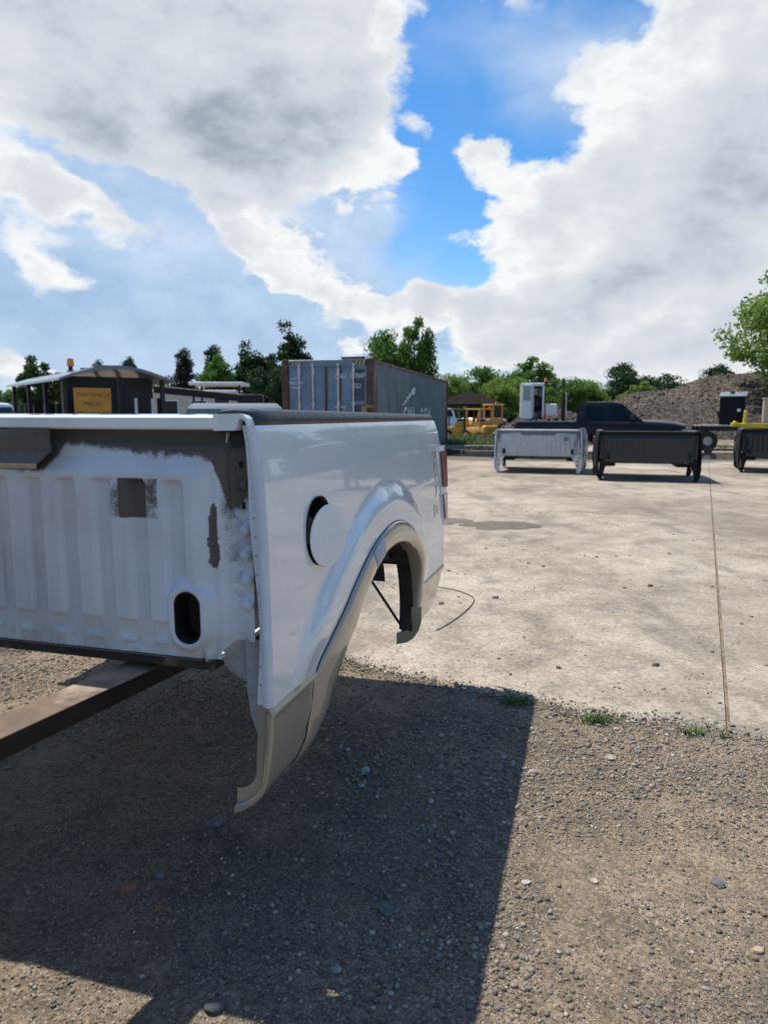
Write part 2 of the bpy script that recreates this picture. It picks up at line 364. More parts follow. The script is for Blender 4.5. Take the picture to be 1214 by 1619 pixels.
CONC = earth_material('worn_concrete', [(0.37, (0.18, 0.152, 0.12)), (0.44, (0.265, 0.220, 0.165)), (0.50, (0.345, 0.290, 0.220)), (0.56, (0.405, 0.347, 0.268)), (0.66, (0.44, 0.385, 0.305))],
    big=0.50, pebble=(60, 0.14), relief=0.45, speck=[(0.972, (0.15, 0.13, 0.11), 60), (0.965, (0.20, 0.18, 0.155), 110)], distance=0.006,
    damp=[(0.16, 1.0, (0.165, 0.132, 0.097), 0.46, 0.62, 0.75), (0.55, 2.6, (0.155, 0.135, 0.108), 0.50, 0.66, 0.65), (0.35, 1.0, (0.46, 0.40, 0.31), 0.55, 0.70, 0.7), (2.4, 1.0, (0.15, 0.135, 0.115), 0.56, 0.70, 0.55), (9.0, 1.0, (0.16, 0.142, 0.12), 0.60, 0.72, 0.5)])

def edge_y(x):
    x = np.asarray(x, float)
    xs_ = [-9, -2.2, -1.2, -0.22, 0.3, 0.73, 1.11, 1.48, 1.6, 3.5, 28]; ys_ = [4.6, 4.05, 3.98, 3.80, 3.44, 3.22, 3.04, 2.89, 2.84, 2.2, -6]
    return np.interp(x, xs_, ys_)+0.035*vnoise(x*3, x*0+3, 5, 3)+0.016*vnoise(x*17, x*0+9, 6, 3)
def in_pad(x, y): return sstep(y-edge_y(x), -0.02, 0.03)
def gh(x, y):
    near = 0.010*vnoise(x*1.3, y*1.3, 1, 3)+0.007*vnoise(x*7, y*7, 2, 4, 0.6)
    k = in_pad(x, y); return near*(1-k)+(-0.0045)*k
def grow(a, step, end, g=1.12):
    out = [a]
    while out[-1] < end: step *= g; out.append(out[-1]+step)
    return out
xs = np.arange(-3.2, 3.2001, 0.024); xr = np.array(grow(3.2, 0.024, 900)[1:]); xs = np.r_[-xr[::-1], xs, xr]
ys = np.arange(0.7, 4.9, 0.020); ys = np.r_[-np.array(grow(-0.7, 0.05, 300)[1:])[::-1], ys, np.array(grow(4.9, 0.03, 1600)[1:])]
X, Yg = np.meshgrid(xs, ys); Z = gh(X, Yg)
nx, ny = len(xs), len(ys); idx = np.arange(nx*ny).reshape(ny, nx)
Fq = np.stack([idx[:-1, :-1], idx[:-1, 1:], idx[1:, 1:], idx[1:, :-1]], -1).reshape(-1, 4)
g = link('ground', npmesh('ground', np.stack([X, Yg, Z], -1).reshape(-1, 3), Fq, True), DIRT); g['kind'] = 'structure'

JS = 0.4475   # slope of the slab joint in plan
def pad(x0, x1, gapa, gapb):
    n = max(int((x1-x0)/0.03), 4); fx = np.linspace(x0, x1, n); fy = edge_y(fx); V = []; F = []
    fx2 = fx.copy(); fx2[0] += gapa; fx2[-1] -= gapb; rows = [0, .12, .5, 2, 6, 14, 40]
    tgt = 33.0
    for k, r in enumerate(rows):
        t = np.minimum(r, 1e9); lam = (tgt-fy) if k == 6 else np.full(n, (0, .02, .08, .5, 2.0, 8.0)[k])
        jit = 0.006*vnoise(lam*9+3, lam*0+1, 31, 3)
        xx = fx2+JS*lam
        if gapa: xx[0] += jit[0]
        if gapb: xx[-1] -= jit[-1]
        V.append(np.stack([xx, fy+lam, np.full(n, 0.006 if k else -0.012)], -1))
    V = np.concatenate(V); idx = np.arange(len(V)).reshape(len(rows), n)
    F = np.stack([idx[:-1, :-1], idx[:-1, 1:], idx[1:, 1:], idx[1:, :-1]], -1).reshape(-1, 4)
    o = link('concrete_pad', npmesh('concrete_pad', V, F, True), CONC); o['kind'] = 'structure'; return o
pad(-9, 1.48, 0, 0.008); pad(1.48, 28, 0.008, 0)

# ------------------------------------------------------------------ loose stones
t_ = (1+5**0.5)/2
ICO_V = np.array([(-1, t_, 0), (1, t_, 0), (-1, -t_, 0), (1, -t_, 0), (0, -1, t_), (0, 1, t_), (0, -1, -t_), (0, 1, -t_), (t_, 0, -1), (t_, 0, 1), (-t_, 0, -1), (-t_, 0, 1)])/math.sqrt(1+t_*t_)
ICO_F = np.array([(0, 11, 5), (0, 5, 1), (0, 1, 7), (0, 7, 10), (0, 10, 11), (1, 5, 9), (5, 11, 4), (11, 10, 2), (10, 7, 6), (7, 1, 8), (3, 9, 4), (3, 4, 2), (3, 2, 6), (3, 6, 8), (3, 8, 9), (4, 9, 5), (2, 4, 11), (6, 2, 10), (8, 6, 7), (9, 8, 1)])
PAL = np.array([(0.17, 0.147, 0.118), (0.23, 0.195, 0.15), (0.15, 0.138, 0.12), (0.29, 0.25, 0.195), (0.13, 0.122, 0.112), (0.36, 0.325, 0.27), (0.20, 0.135, 0.095), (0.26, 0.20, 0.14), (0.16, 0.155, 0.145)])
PW_ = np.array([.22, .24, .10, .11, .06, .05, .05, .13, .04]); PW_ /= PW_.sum()
OCT_V = np.array([(1, 0, 0), (-1, 0, 0), (0, 1, 0), (0, -1, 0), (0, 0, 1), (0, 0, -1)], float); OCT_F = np.array([(0, 2, 4), (2, 1, 4), (1, 3, 4), (3, 0, 4), (2, 0, 5), (1, 2, 5), (3, 1, 5), (0, 3, 5)])
def stones(name, P, R, m, pal=PAL, w=PW_, sink=0.38, flat=(0.45, 0.85), small=False, parent=None):
    SV, SF = (OCT_V, OCT_F) if small else (ICO_V, ICO_F); q_ = len(SV); n = len(P); V = np.repeat(SV[None], n, 0)*(1+rng.uniform(-0.25, 0.25, (n, q_, 1)))
    sc = np.stack([rng.uniform(0.75, 1.3, n), rng.uniform(0.65, 1.0, n), rng.uniform(*flat, n)], -1)*R[:, None]
    V = V*sc[:, None, :]
    a = rng.uniform(0, 2*math.pi, n); tl = rng.normal(0, 0.25, n)
    y2 = V[:, :, 1]*np.cos(tl)[:, None]-V[:, :, 2]*np.sin(tl)[:, None]; z2 = V[:, :, 1]*np.sin(tl)[:, None]+V[:, :, 2]*np.cos(tl)[:, None]
    x3 = V[:, :, 0]*np.cos(a)[:, None]-y2*np.sin(a)[:, None]; y3 = V[:, :, 0]*np.sin(a)[:, None]+y2*np.cos(a)[:, None]
    V = np.stack([x3, y3, z2], -1)+P[:, None, :]; V[:, :, 2] += (sc[:, 2]*(1-2*sink))[:, None]
    F = (SF[None]+(np.arange(n)*q_)[:, None, None]).reshape(-1, 3)
    me = npmesh(name, V.reshape(-1, 3), F, not small)
    c = pal[rng.choice(len(pal), n, p=w)]*rng.uniform(0.7, 1.3, (n, 1)); c = np.repeat(np.c_[c, np.ones(n)][:, None], q_, 1).reshape(-1, 4)
    ca = me.color_attributes.new('Col', 'FLOAT_COLOR', 'POINT'); ca.data.foreach_set('color', c.astype(np.float32).ravel())
    o = link(name, me, m); o['kind'] = 'stuff'; return o
STONE = mat('stone', (0.2, 0.2, 0.2), 0.85, attr='Col', var=0.22, vscale=160, bump=0.4, bscale=500, spec=0.3, bdist=0.002)
def scatter(n, ylo, yhi, pw=1.7):
    y = ylo+(yhi-ylo)*rng.random(n)**pw; x = rng.uniform(-1, 1, n)*(0.60*y+0.45); return x, y
x, y = scatter(420000, 0.95, 4.6, 1.15); dens = 0.50+0.85*vnoise(x*1.6, y*1.6, 21, 4)+0.35*vnoise(x*6, y*6, 22, 3)
keep = (rng.random(len(x)) < np.clip(dens, 0.04, 1)) & (y < edge_y(x)-0.02+0.04*rng.normal(0, 1, len(x))); x, y = x[keep], y[keep]
R = np.clip(0.0017*(1-rng.random(len(x)))**-0.40, 0.0, 0.0092); big = 0.70+0.5*np.clip(vnoise(x*1.1, y*1.1, 23, 3)+0.4, 0, 1.2); R = R*big*(0.80+0.12*y)
o_ = np.argsort(-R); lg = o_[:20000]; sm = o_[20000:130000]
stones('gravel', np.stack([x[lg], y[lg], gh(x[lg], y[lg])], -1), R[lg], STONE, sink=0.30)
stones('grit', np.stack([x[sm], y[sm], gh(x[sm], y[sm])], -1), R[sm]*1.1, STONE, sink=0.25, small=True)
# rubble along the broken slab edge and sparse stones swept onto the slab
x = rng.uniform(-3, 2.6, 11000); y = edge_y(x)+rng.normal(-0.01, 0.05, len(x)); R = np.clip(0.0024*(1-rng.random(len(x)))**-0.42, 0, 0.012)
x2, y2 = scatter(4200, 3.2, 16, 1.3); k = y2 > edge_y(x2)+0.05; x2, y2 = x2[k], y2[k]; R2 = np.clip(0.0034*(1-rng.random(len(x2)))**-0.36, 0, 0.018)
x = np.r_[x, x2]; y = np.r_[y, y2]; R = np.r_[R, R2]
stones('loose_gravel', np.stack([x, y, np.maximum(gh(x, y), 0.006*in_pad(x, y))], -1), R, STONE)

def rock(name, px, py, r, col, label, cat='stone', flat=0.55, seed=0, elong=1.3, rz=0.0, z=None, rough=0.85):
    p = gpt(px, py); rs = np.random.default_rng(seed+100)
    bm = bmesh.new(); bmesh.ops.create_icosphere(bm, subdivisions=3, radius=1)
    co = np.array([v.co for v in bm.verts]); d = 1+0*co[:, 0]
    for _ in range(9):      # cut facets
        nn = rs.normal(0, 1, 3); nn /= np.linalg.norm(nn); h = rs.uniform(0.62, 0.9); t = co @ nn
        co = co-np.clip(t-h, 0, None)[:, None]*nn
    co = co*(1+0.03*rs.normal(0, 1, (len(co), 1)))
    for v, c in zip(bm.verts, co): v.co = Vector(c*np.array([r*elong, r, r*flat]))
    me = bpy.data.meshes.new(name); bm.to_mesh(me); bm.free(); finish(me, 25)
    z0 = gh(p[0], p[1]) if z is None else z
    o = link(name, me, mat('rock_'+'_'.join('%d' % (q*1000) for q in col), col, rough, var=0.3, vscale=40, bump=0.5, bscale=220, bdist=0.003), None, (p[0], p[1], float(z0)+r*flat*0.45), rz)
    return tag(o, label, cat)
BR = (0.30, 0.125, 0.075)
rock('brick_fragment', 200, 1409, 0.024, BR, 'largest red brick fragment lying in the shaded gravel', 'brick', 0.5, 1, 1.25, 0.3)
rock('brick_fragment', 213, 1400, 0.013, (0.27, 0.10, 0.055), 'small dark red chip touching the largest brick fragment', 'brick', 0.6, 2, 1.3, 0.8)
rock('brick_fragment', 250, 1440, 0.011, BR, 'left one of two tiny red brick chips below the large fragment', 'brick', 0.5, 3, 1.4, 0.1)
rock('brick_fragment', 264, 1441, 0.010, (0.30, 0.13, 0.085), 'right one of two tiny red brick chips below the large fragment', 'brick', 0.5, 4, 1.2, 1.2)
rock('flat_stone', 340, 1303, 0.024, (0.17, 0.17, 0.165), 'flat pointed grey stone beside the bed corner tip', 'stone', 0.3, 5, 1.35, 0.5)
rock('stone', 254, 1387, 0.015, (0.15, 0.15, 0.145), 'round grey stone just right of the red brick fragment', 'stone', 0.7, 6, 1.1)
rock('stone', 611, 1440, 0.021, (0.115, 0.12, 0.125), 'dark slate stone in the shadow below the bed corner', 'stone', 0.7, 7, 1.35, 2.2)
rock('stone', 340, 1594, 0.021, (0.10, 0.095, 0.09), 'dark lump of stone on the shadow edge at the bottom', 'stone', 0.75, 8, 1.2, 0.4)
rock('stone', 532, 1531, 0.013, (0.28, 0.255, 0.22), 'pale rounded pebble in shadow near the bottom centre', 'stone', 0.75, 9, 1.15, 0.4)
rock('stone', 578, 1216, 0.016, (0.33, 0.34, 0.35), 'pale upright sliver of stone beside an orange pebble', 'stone', 0.45, 10, 1.9, 1.5)
rock('stone', 592, 1222, 0.010, (0.30, 0.13, 0.075), 'orange pebble beside the pale stone sliver', 'stone', 0.7, 11, 1.1)
rock('stone', 571, 1241, 0.012, (0.30, 0.30, 0.29), 'small pale chip of stone under the wheel arch lip', 'stone', 0.6, 12, 1.2, 0.7)
rock('stone', 1134, 1395, 0.017, (0.12, 0.125, 0.135), 'blue grey stone in the sunlit gravel at right', 'stone', 0.6, 13, 1.3, 2.0)
rock('stone', 964, 1199, 0.020, (0.36, 0.30, 0.23), 'sandy oval cobble in sunlit gravel near the slab', 'stone', 0.6, 14, 1.3, 0.2)
rock('stone', 842, 1222, 0.019, (0.33, 0.27, 0.21), 'tan stone on the sunlit side of the shadow edge', 'stone', 0.6, 15, 1.2, 0.9)
rock('stone', 832, 1395, 0.011, (0.42, 0.39, 0.33), 'cream pebble by the long shadow edge', 'stone', 0.6, 16, 1.3, 0.1)
rock('stone', 940, 1390, 0.010, (0.46, 0.40, 0.30), 'cream yellow pebble amid sunlit gravel', 'stone', 0.6, 17, 1.2, 0.1)
rock('stone', 1197, 1502, 0.013, (0.42, 0.31, 0.20), 'ochre pebble near the lower right corner', 'stone', 0.6, 18, 1.2, 0.1)
rock('stone', 1027, 928, 0.020, (0.13, 0.085, 0.06), 'single brown stone lying alone on the concrete', 'stone', 0.7, 19, 1.2, 0.1, z=0.006)
rock('stone', 783, 947, 0.020, (0.10, 0.10, 0.10), 'dark stone on the concrete right of the wire loop', 'stone', 0.6, 20, 1.4, 0.1, z=0.006)

# ------------------------------------------------------------------ wire, puddles, kerb timber
WIRE = mat('wire', (0.10, 0.095, 0.09), 0.5, 0.4, var=0.1)
pts = [gpt(*q, 0.012) for q in [(690, 996), (702, 990), (722, 977), (740, 962), (749, 950), (746, 943), (733, 937), (716, 932), (700, 929), (680, 926)]]
pts = [(*q, 0.012) for q in catmull([p[:2] for p in pts], 40)]
tag(B().tube(pts, 0.0035, 6).build('wire', WIRE, smooth=80), 'thin looped wire lying on the concrete behind the white bed', 'wire')
def puddle(cx, cy, rx, ry, seed, label):
    n = 90; a = np.linspace(0, 2*math.pi, n, endpoint=False); k = 1+0.22*vnoise(np.cos(a)*2+seed*7, np.sin(a)*2+3, seed, 4)
    ex = 0.45
    px_ = cx+rx*k*np.sign(np.cos(a))*np.abs(np.cos(a))**ex*0.95; py_ = cy+ry*k*np.sign(np.sin(a))*np.abs(np.sin(a))**0.8
    V = [(cx, cy, 0.011)]+[(p, q, 0.011) for p, q in zip(px_, py_)]; F = [(0, 1+i, 1+(i+1) % n) for i in range(n)]
    o = link('puddle', npmesh('puddle', V, F), WATER); o['kind'] = 'structure'; return o
m, n, l, b = node_mat('muddy_water'); b.inputs['Base Color'].default_value = (0.055, 0.05, 0.036, 1); b.inputs['Roughness'].default_value = 0.03; b.inputs['IOR'].default_value = 1.33; b.inputs['Specular IOR Level'].default_value = 0.9
tx = n.new('ShaderNodeTexNoise'); tx.inputs['Scale'].default_value = 2.0; tcc = n.new('ShaderNodeTexCoord'); l.new(tcc.outputs['Object'], tx.inputs['Vector'])
bp = n.new('ShaderNodeBump'); bp.inputs['Strength'].default_value = 0.05; bp.inputs['Distance'].default_value = 0.02; l.new(tx.outputs['Fac'], bp.inputs['Height']); l.new(bp.outputs[0], b.inputs['Normal'])
WATER = m
puddle(8.8, 23.4, 6.2, 1.9, 1, ''); puddle(4.1, 25.2, 2.3, 2.6, 2, '')
# damp earth margins
MUD = earth_material('damp_mud', [(0.35, (0.10, 0.085, 0.066)), (0.5, (0.15, 0.13, 0.10)), (0.66, (0.21, 0.185, 0.145))], big=0.9, pebble=(60, 0.2), relief=0.5)
def patch(cx, cy, rx, ry, seed, m, z, name):
    n = 80; a = np.linspace(0, 2*math.pi, n, endpoint=False); k = 1+0.30*vnoise(np.cos(a)*2.5+seed*7, np.sin(a)*2.5+3, seed, 4)+0.1*vnoise(np.cos(a)*12, np.sin(a)*12, seed, 3)
    V = [(cx, cy, z)]+[(cx+rx*q*math.cos(t), cy+ry*q*math.sin(t), z) for t, q in zip(a, k)]; F = [(0, 1+i, 1+(i+1) % n) for i in range(n)]
    o = link(name, npmesh(name, V, F), m); o['kind'] = 'structure'; return o
patch(9.0, 23.2, 8.0, 3.0, 5, MUD, 0.0085, 'mud_patch'); patch(4.3, 25.2, 3.1, 3.2, 6, MUD, 0.0088, 'mud_patch')
patch(1.45, 8.62, 0.50, 0.33, 7, MUD, 0.0095, 'oil_stain'); patch(0.55, 9.0, 0.55, 0.35, 8, MUD, 0.0092, 'oil_stain')

# ------------------------------------------------------------------ pickup bed (box) : local x = outward right, y = rearward, z up, origin on the ground line under the front right corner
ZB = 0.345           # height at which the white bed hangs; all profile heights below are given as seen in the yard and lowered by ZB
BW = 1.93            # width over the two sides
FLO = [(.187, .362), (.20, .41), (.245, .52), (.275, .645), (.36, .72), (.46, .785), (.57, .845), (.69, .90), (.84, .945), (1.0, .965), (1.15, .945), (1.3, .885), (1.42, .80), (1.5, .70), (1.545, .575), (1.545, .48), (1.53, .40)]
FLI = [(.262, .366), (.31, .41), (.37, .485), (.44, .57), (.51, .65), (.58, .715), (.66, .775), (.76, .825), (.88, .86), (1.02, .872), (1.15, .862), (1.27, .825), (1.365, .755), (1.43, .66), (1.46, .56), (1.465, .48), (1.455, .40)]
FLOc = catmull(FLO, 260)
def dist_flare(s, z):
    s = np.atleast_1d(np.asarray(s, float)); z = np.atleast_1d(np.asarray(z, float)); sh = s.shape
    P = np.stack([s.ravel(), z.ravel()], 1); out = np.empty(len(P))
    for i in range(0, len(P), 4000):
        d = np.linalg.norm(P[i:i+4000, None]-FLOc[None], axis=2); out[i:i+4000] = d.min(1)
    return out.reshape(sh)
def w_side(s, z):
    """outward bulge of the bed side"""
    s = np.asarray(s, float); z = np.asarray(z, float)
    prof = np.interp(z, [.36, .42, .50, .58, .64, .75, .90, 1.05, 1.20, 1.28, 1.32, 1.335], [-.9, 0, .75, 1.0, 1.05, 1.05, 1.0, .90, .66, .40, .16, 0.0])
    base = prof*(0.030+0.014*s)
    d = dist_flare(s, z).reshape(s.shape)
    st = 0.026*sstep(-d, -0.155, -0.075)*sstep(z, 0.60, 0.80)
    return base+st
def grid_faces(nr, nc): 
    i = np.arange(nr*nc).reshape(nr, nc); return np.stack([i[:-1, :-1], i[:-1, 1:], i[1:, 1:], i[1:, :-1]], -1).reshape(-1, 4)
def low(V):
    V = np.array(V, float); V[..., 2] -= ZB; return V
def sheet(name, V, smooth=40, thick=0.0, axis=0):
    """V: grid (r,c,3); optional thickness inboard along -x"""
    r, c, _ = V.shape; F = grid_faces(r, c); P = V.reshape(-1, 3)
    if thick:
        P2 = P.copy(); P2[:, axis] -= thick; n = len(P); P = np.vstack([P, P2]); F2 = F[:, ::-1]+n; i = np.arange(n).reshape(r, c); E_ = []
        for a in (i[0, :], i[-1, ::-1], i[::-1, 0], i[:, -1]): E_.append(np.stack([a[1:], a[:-1], a[:-1]+n, a[1:]+n], 1))
        F = np.vstack([F, F2]+E_)
    return mesh(name, P, F, smooth)

FUEL_C = (0.335, 1.035); FUEL_R = 0.097
def bed_meshes(q):
    """q = quality 1 (near) or 0 (far). returns dict of meshes in bed space"""
    M = {}; nt_ = 220 if q else 90; nr_ = 56 if q else 18
    # white upper panel
    inn = catmull(FLO[3:15], nt_); ctr = np.array([1.0, 0.6]); inn = inn+(ctr-inn)*0.035
    corners = np.array([(0.012, .648), (0.012, 1.334), (1.985, 1.330), (2.0, .60)]); tk = [0, .30, .72, 1.0]; t = np.linspace(0, 1, nt_)
    for v in (.30, .72): t[np.argmin(abs(t-v))] = v
    out = np.stack([np.interp(t, tk, corners[:, k]) for k in (0, 1)], 1)
    lam = np.linspace(0, 1, nr_)[:, None, None]; G = inn[None]*(1-lam)+out[None]*lam
    S, Zz = G[..., 0], G[..., 1]; V = np.stack([w_side(S, Zz), S, Zz], -1)
    # roll the front edge
    M['outer_panel'] = sheet('outer_panel', low(V), 40, 0.003)
    # front hem: rolled edge then flange turned inboard
    zz = np.linspace(.648, 1.334, 60); w0 = w_side(np.full(60, .012), zz); rows = []
    wav = 0.004*np.sin(zz*9)
    for (ds, dw) in ((.012, 0), (.004, -.001), (-.002, -.005), (-.004, -.011), (-.003, -.018), (.004, -.024), (.012, -.027), (.014, -.032), (.013, -.040)):
        k = 1 if abs(dw) < .03 else 1+0.12*np.sin(zz*13)
        rows.append(np.stack([w0+dw*k, ds+wav*(dw < -.02), zz], -1))
    M['front_hem'] = sheet('front_hem', low(np.array(rows)), 60)
    # lower front panel with the tuck-under
    prof = np.array([(.648, 0), (.641, .004), (.632, .0075), (.622, .0035), (.61, .002), (.56, .003), (.50, .0), (.455, -.006), (.43, -.014), (.405, -.028), (.385, -.048), (.365, -.075), (.352, -.10)])
    seam = np.interp(prof[:, 0][::-1], [.352, .41, .52, .65], [.18, .199, .2445, .276])[::-1]
    rows = []
    for (z, dw), sx in zip(prof, seam):
        s = np.linspace(0.006, sx, 26); wv_ = w_side(s, np.full(26, max(z, .5)))+dw; rows.append(np.stack([wv_, s, np.full(26, z)], -1))
    lowr = np.array(rows); M['lower_front_panel'] = sheet('lower_front_panel', low(lowr), 50, 0.003)
    # its front hem, sweeping into the turned tip
    rows = []
    for (ds, dw) in ((0, 0), (-.006, -.002), (-.009, -.008), (-.007, -.016), (.002, -.021), (.010, -.024), (.010, -.054)):
        e_ = lowr[:, 0, :].copy(); e_[:, 1] += ds; bend = np.linspace(0, 1, len(e_))**2.2; e_[:, 0] += dw*(1-bend); e_[:, 2] += dw*bend*(-1.2); rows.append(e_)
    M['lower_hem'] = sheet('lower_hem', low(np.array(rows)), 60)
    # lower rear panel
    rows = []
    for z, dw in [(.602, 0), (.594, .004), (.585, .006), (.574, .001), (.54, .001), (.47, -.002), (.42, -.012), (.385, -.03)]:
        s1 = np.interp(z, [.385, .60], [1.88, 1.998]); s = np.linspace(1.515, s1, 20); rows.append(np.stack([w_side(s, np.full(20, max(z, .5)))+dw, s, np.full(20, z)], -1))
    M['lower_rear_panel'] = sheet('lower_rear_panel', low(np.array(rows)), 50, 0.003)
    # flare around the wheel opening
    n = 150 if q else 60; A = catmull(FLO, n); C = catmull(FLI, n); u = np.linspace(0, 1, n); rows = []
    wA = w_side(A[:, 0], np.maximum(A[:, 1], .5)); wC = np.maximum(w_side(C[:, 0], np.maximum(C[:, 1], .5)), wA)
    tuck = np.interp(np.minimum(A[:, 1], C[:, 1]), [.362, .385, .405, .43, .455, .47], [.075, .048, .028, .014, .006, 0])*np.where(u < .5, 1, .4)
    lipd = 0.026+0.014*sstep(u, .55, .75)
    for tt, dw in [(0, -.004), (.01, .005), (.05, .010), (.15, .013), (.4, .016), (.7, .015), (.9, .008), (.97, .001), (1.0, -.009)]:
        P = A*(1-tt)+C*tt; wv_ = wA*(1-tt)+wC*tt+dw-tuck; rows.append(np.stack([wv_, P[:, 0], P[:, 1]], -1))
    for kk, ins in [(.35, .004), (.7, .006), (1.0, .007)]:
        P = C+(ctr-C)*ins; rows.append(np.stack([wC-.009-lipd*kk-tuck, P[:, 0], P[:, 1]], -1))
    M['wheel_flare'] = sheet('wheel_flare', low(np.array(rows)), 50)
    # the turned-in foot at the rear end of the flare
    b = B(); zf = .405
    pts = [(.074, .52), (.074, .46), (.062, .415), (.038, .378), (.005, .356), (-.038, .345), (-.038, .396), (-.005, .404), (.018, .425), (.029, .46), (.029, .52)]
    b.prism([(x, 1.437, z-ZB) for x, z in pts], (0, .02, 0)); M['flare_foot'] = b.me('flare_foot', 40)
    # inner wheel liner arch
    L = catmull([(p[0]*0.97+.03, p[1]+.012) for p in FLI[4:]], 60); rows = []
    for x in (.035, .02, .0, -.02, -.03): rows.append(np.stack([np.full(60, x), L[:, 0]-.012+.3*abs(x-.035), L[:, 1]], -1))
    M['wheel_liner'] = sheet('wheel_liner', low(np.array(rows)), 50, 0)
    # wheel house: half barrel inside the box
    a = np.linspace(0.06, math.pi-.06, 28); rows = []
    for x, k in ((-.10, 1.0), (-.30, 1.0), (-.34, .96), (-.36, .90)):
        rows.append(np.stack([np.full(28, x), 0.97-.50*k*np.cos(a), .60+.32*k*np.sin(a)], -1))
    M['wheel_house'] = sheet('wheel_house', low(np.array(rows)), 50)
    b = B(); b.prism([(-.36, 0.97-.45*math.cos(t), .60+.288*math.sin(t)-ZB) for t in a], (.004, 0, 0)); M['wheel_house_side'] = b.me('wheel_house_side', 30)
    # inner side wall
    rows = []
    for z, x in ((.765, -.125), (.80, -.115), (1.0, -.11), (1.20, -.105), (1.28, -.10), (1.325, -.095)): rows.append(np.stack([np.full(30, x), np.linspace(.05, 1.97, 30), np.full(30, z)], -1))
    M['inner_wall'] = sheet('inner_wall', low(np.array(rows)), 50, -0.003)
    # rail cap
    sec = [(-.105, 1.318), (-.108, 1.350), (-.098, 1.361), (-.060, 1.364), (-.022, 1.362), (-.006, 1.357), (.001, 1.345), (.0015, 1.336), (-.004, 1.330)]
    ss = [0.018, 0.022, 0.034]+list(np.linspace(.1, 1.93, 20))+[1.965, 1.985, 1.99]; rows = []
    for i, s in enumerate(ss):
        k = 0.55 if i in (0, len(ss)-1) else (0.9 if i in (1, len(ss)-2) else 1.0); kz = k*(1.32-.22*s)
        rows.append([(x if abs(x) > .09 or k == 1 else x*k-.045*(1-k), s, 1.330+(z-1.330)*kz-ZB) for x, z in sec])
    b = B(); b.loft(rows, caps=True, closed=True); M['rail_cap'] = b.me('rail_cap', 50)
    # rear pillar / tailgate post inner
    b = B(); b.box((-.06, 1.985, .955-ZB), (.105, .02, .70), .006); M['rear_post'] = b.me('rear_post')
    # tail lamp
    edge = lambda z: np.interp(z, [.80, .98, 1.20], [1.985, 1.925, 1.915])
    def lampgrid(s0, s1f, z0, z1, proud, name, n=16, m_=14):
        zz = np.linspace(z0, z1, n); rows = []
        for k in np.linspace(0, 1, m_):
            s = s0(zz)+(2.055-s0(zz))*k; tgt = np.interp(zz, [.80, 1.0, 1.2], [.066, .066, .056]); e0 = edge(zz); f = sstep((s-e0)/(2.055-e0), 0, .6)
            w = (w_side(np.minimum(e0, 1.99), zz)+.003)*(1-f)+tgt*f+proud-.003-.085*(1-math.sqrt(max(1-k**10, 0))); rows.append(np.stack([w, s, zz], -1))
        return sheet(name, low(np.array(rows)), 60)
    edge = lambda z: np.interp(z, [.80, .98, 1.20], [1.985, 1.925, 1.915])
    M['tail_lamp'] = lampgrid(edge, None, .80, 1.205, .006, 'tail_lamp'); M['red_lens'] = lampgrid(lambda z: edge(z)+.016, None, 1.00, 1.178, .0125, 'red_lens'); M['pale_lens'] = lampgrid(lambda z: edge(z)+.016, None, .83, .965, .0115, 'pale_lens')
    # front wall (headboard): a stamped height field
    dx = 0.0045 if q else 0.014; xs_ = np.arange(-BW+.028, -.0279, dx); zs_ = np.arange(.742, 1.3241, dx)
    Xh, Zh = np.meshgrid(xs_, zs_); xm = np.where(Xh < -BW/2, -BW-Xh, Xh)     # mirrored half
    def rr(x0, x1, z0, z1, r, soft, X_, Z_):
        cx, cz, hx, hz = (x0+x1)/2, (z0+z1)/2, (x1-x0)/2-r, (z1-z0)/2-r
        qx, qz = abs(X_-cx)-hx, abs(Z_-cz)-hz; d = np.hypot(np.maximum(qx, 0), np.maximum(qz, 0))+np.minimum(np.maximum(qx, qz), 0)-r
        return sstep(-d, -soft/2, soft/2)
    h = 0.018*rr(-BW+.150, -.150, .60, 1.242, .05, .045, Xh, Zh)      # broad embossed field
    h += 0.006*rr(-BW+.168, -.168, .60, 1.222, .03, .010, Xh, Zh)
    pitch = .1045; ph = (xm+.2245)/pitch; nearest = np.round(ph); gx = (ph-nearest)*pitch
    gro = rr(-.026, .026, .70, 1.197, .012, .0075, gx, Zh)*(xm < -.175)
    h -= 0.017*gro
    foot = (1-sstep(Zh, .828, .842))*0.017*(1-rr(-.026, .026, .5, 1.3, .01, .010, gx, Zh))*rr(-BW+.16, -.16, .5, 1.3, .02, .012, Xh, Zh); h -= foot
    sl = (ph+.5); sx = (sl-np.round(sl))*pitch; h += 0.006*rr(-.020, .020, .776, .792, .005, .006, sx, Zh)*(xm < -.25)
    ov = np.hypot((xm+.195), np.maximum(abs(Zh-.856)-.030, 0))
    h = h*(1-sstep(-ov, -.075, -.052))+0.020*sstep(-ov, -.075, -.052); h += 0.010*sstep(-ov, -.056, -.050)*(1-sstep(-ov, -.040, -.034))
    h -= 0.018*sstep(xm, -.118, -.078)+0.006*sstep(xm, -.092, -.088); h += 0.010*sstep(xm, -.060, -.040)
    for zc in (1.191, 1.078, 1.016, .954, .892):
        r = np.hypot((xm+.050)*.85, Zh-zc); h += 0.020*np.sqrt(np.clip(1-(r/.0175)**2, 0, 1))
    h += 0.0012*vnoise(Xh*9, Zh*9, 40, 3)      # slight dents
    h -= 0.020*sstep(Zh, 1.262, 1.318)
    V = np.stack([Xh, .030-h, Zh], -1); r_, c_ = Xh.shape; F = grid_faces(r_, c_)
    cxF = V.reshape(-1, 3)[F].mean(1); xmf = np.where(cxF[:, 0] < -BW/2, -BW-cxF[:, 0], cxF[:, 0])
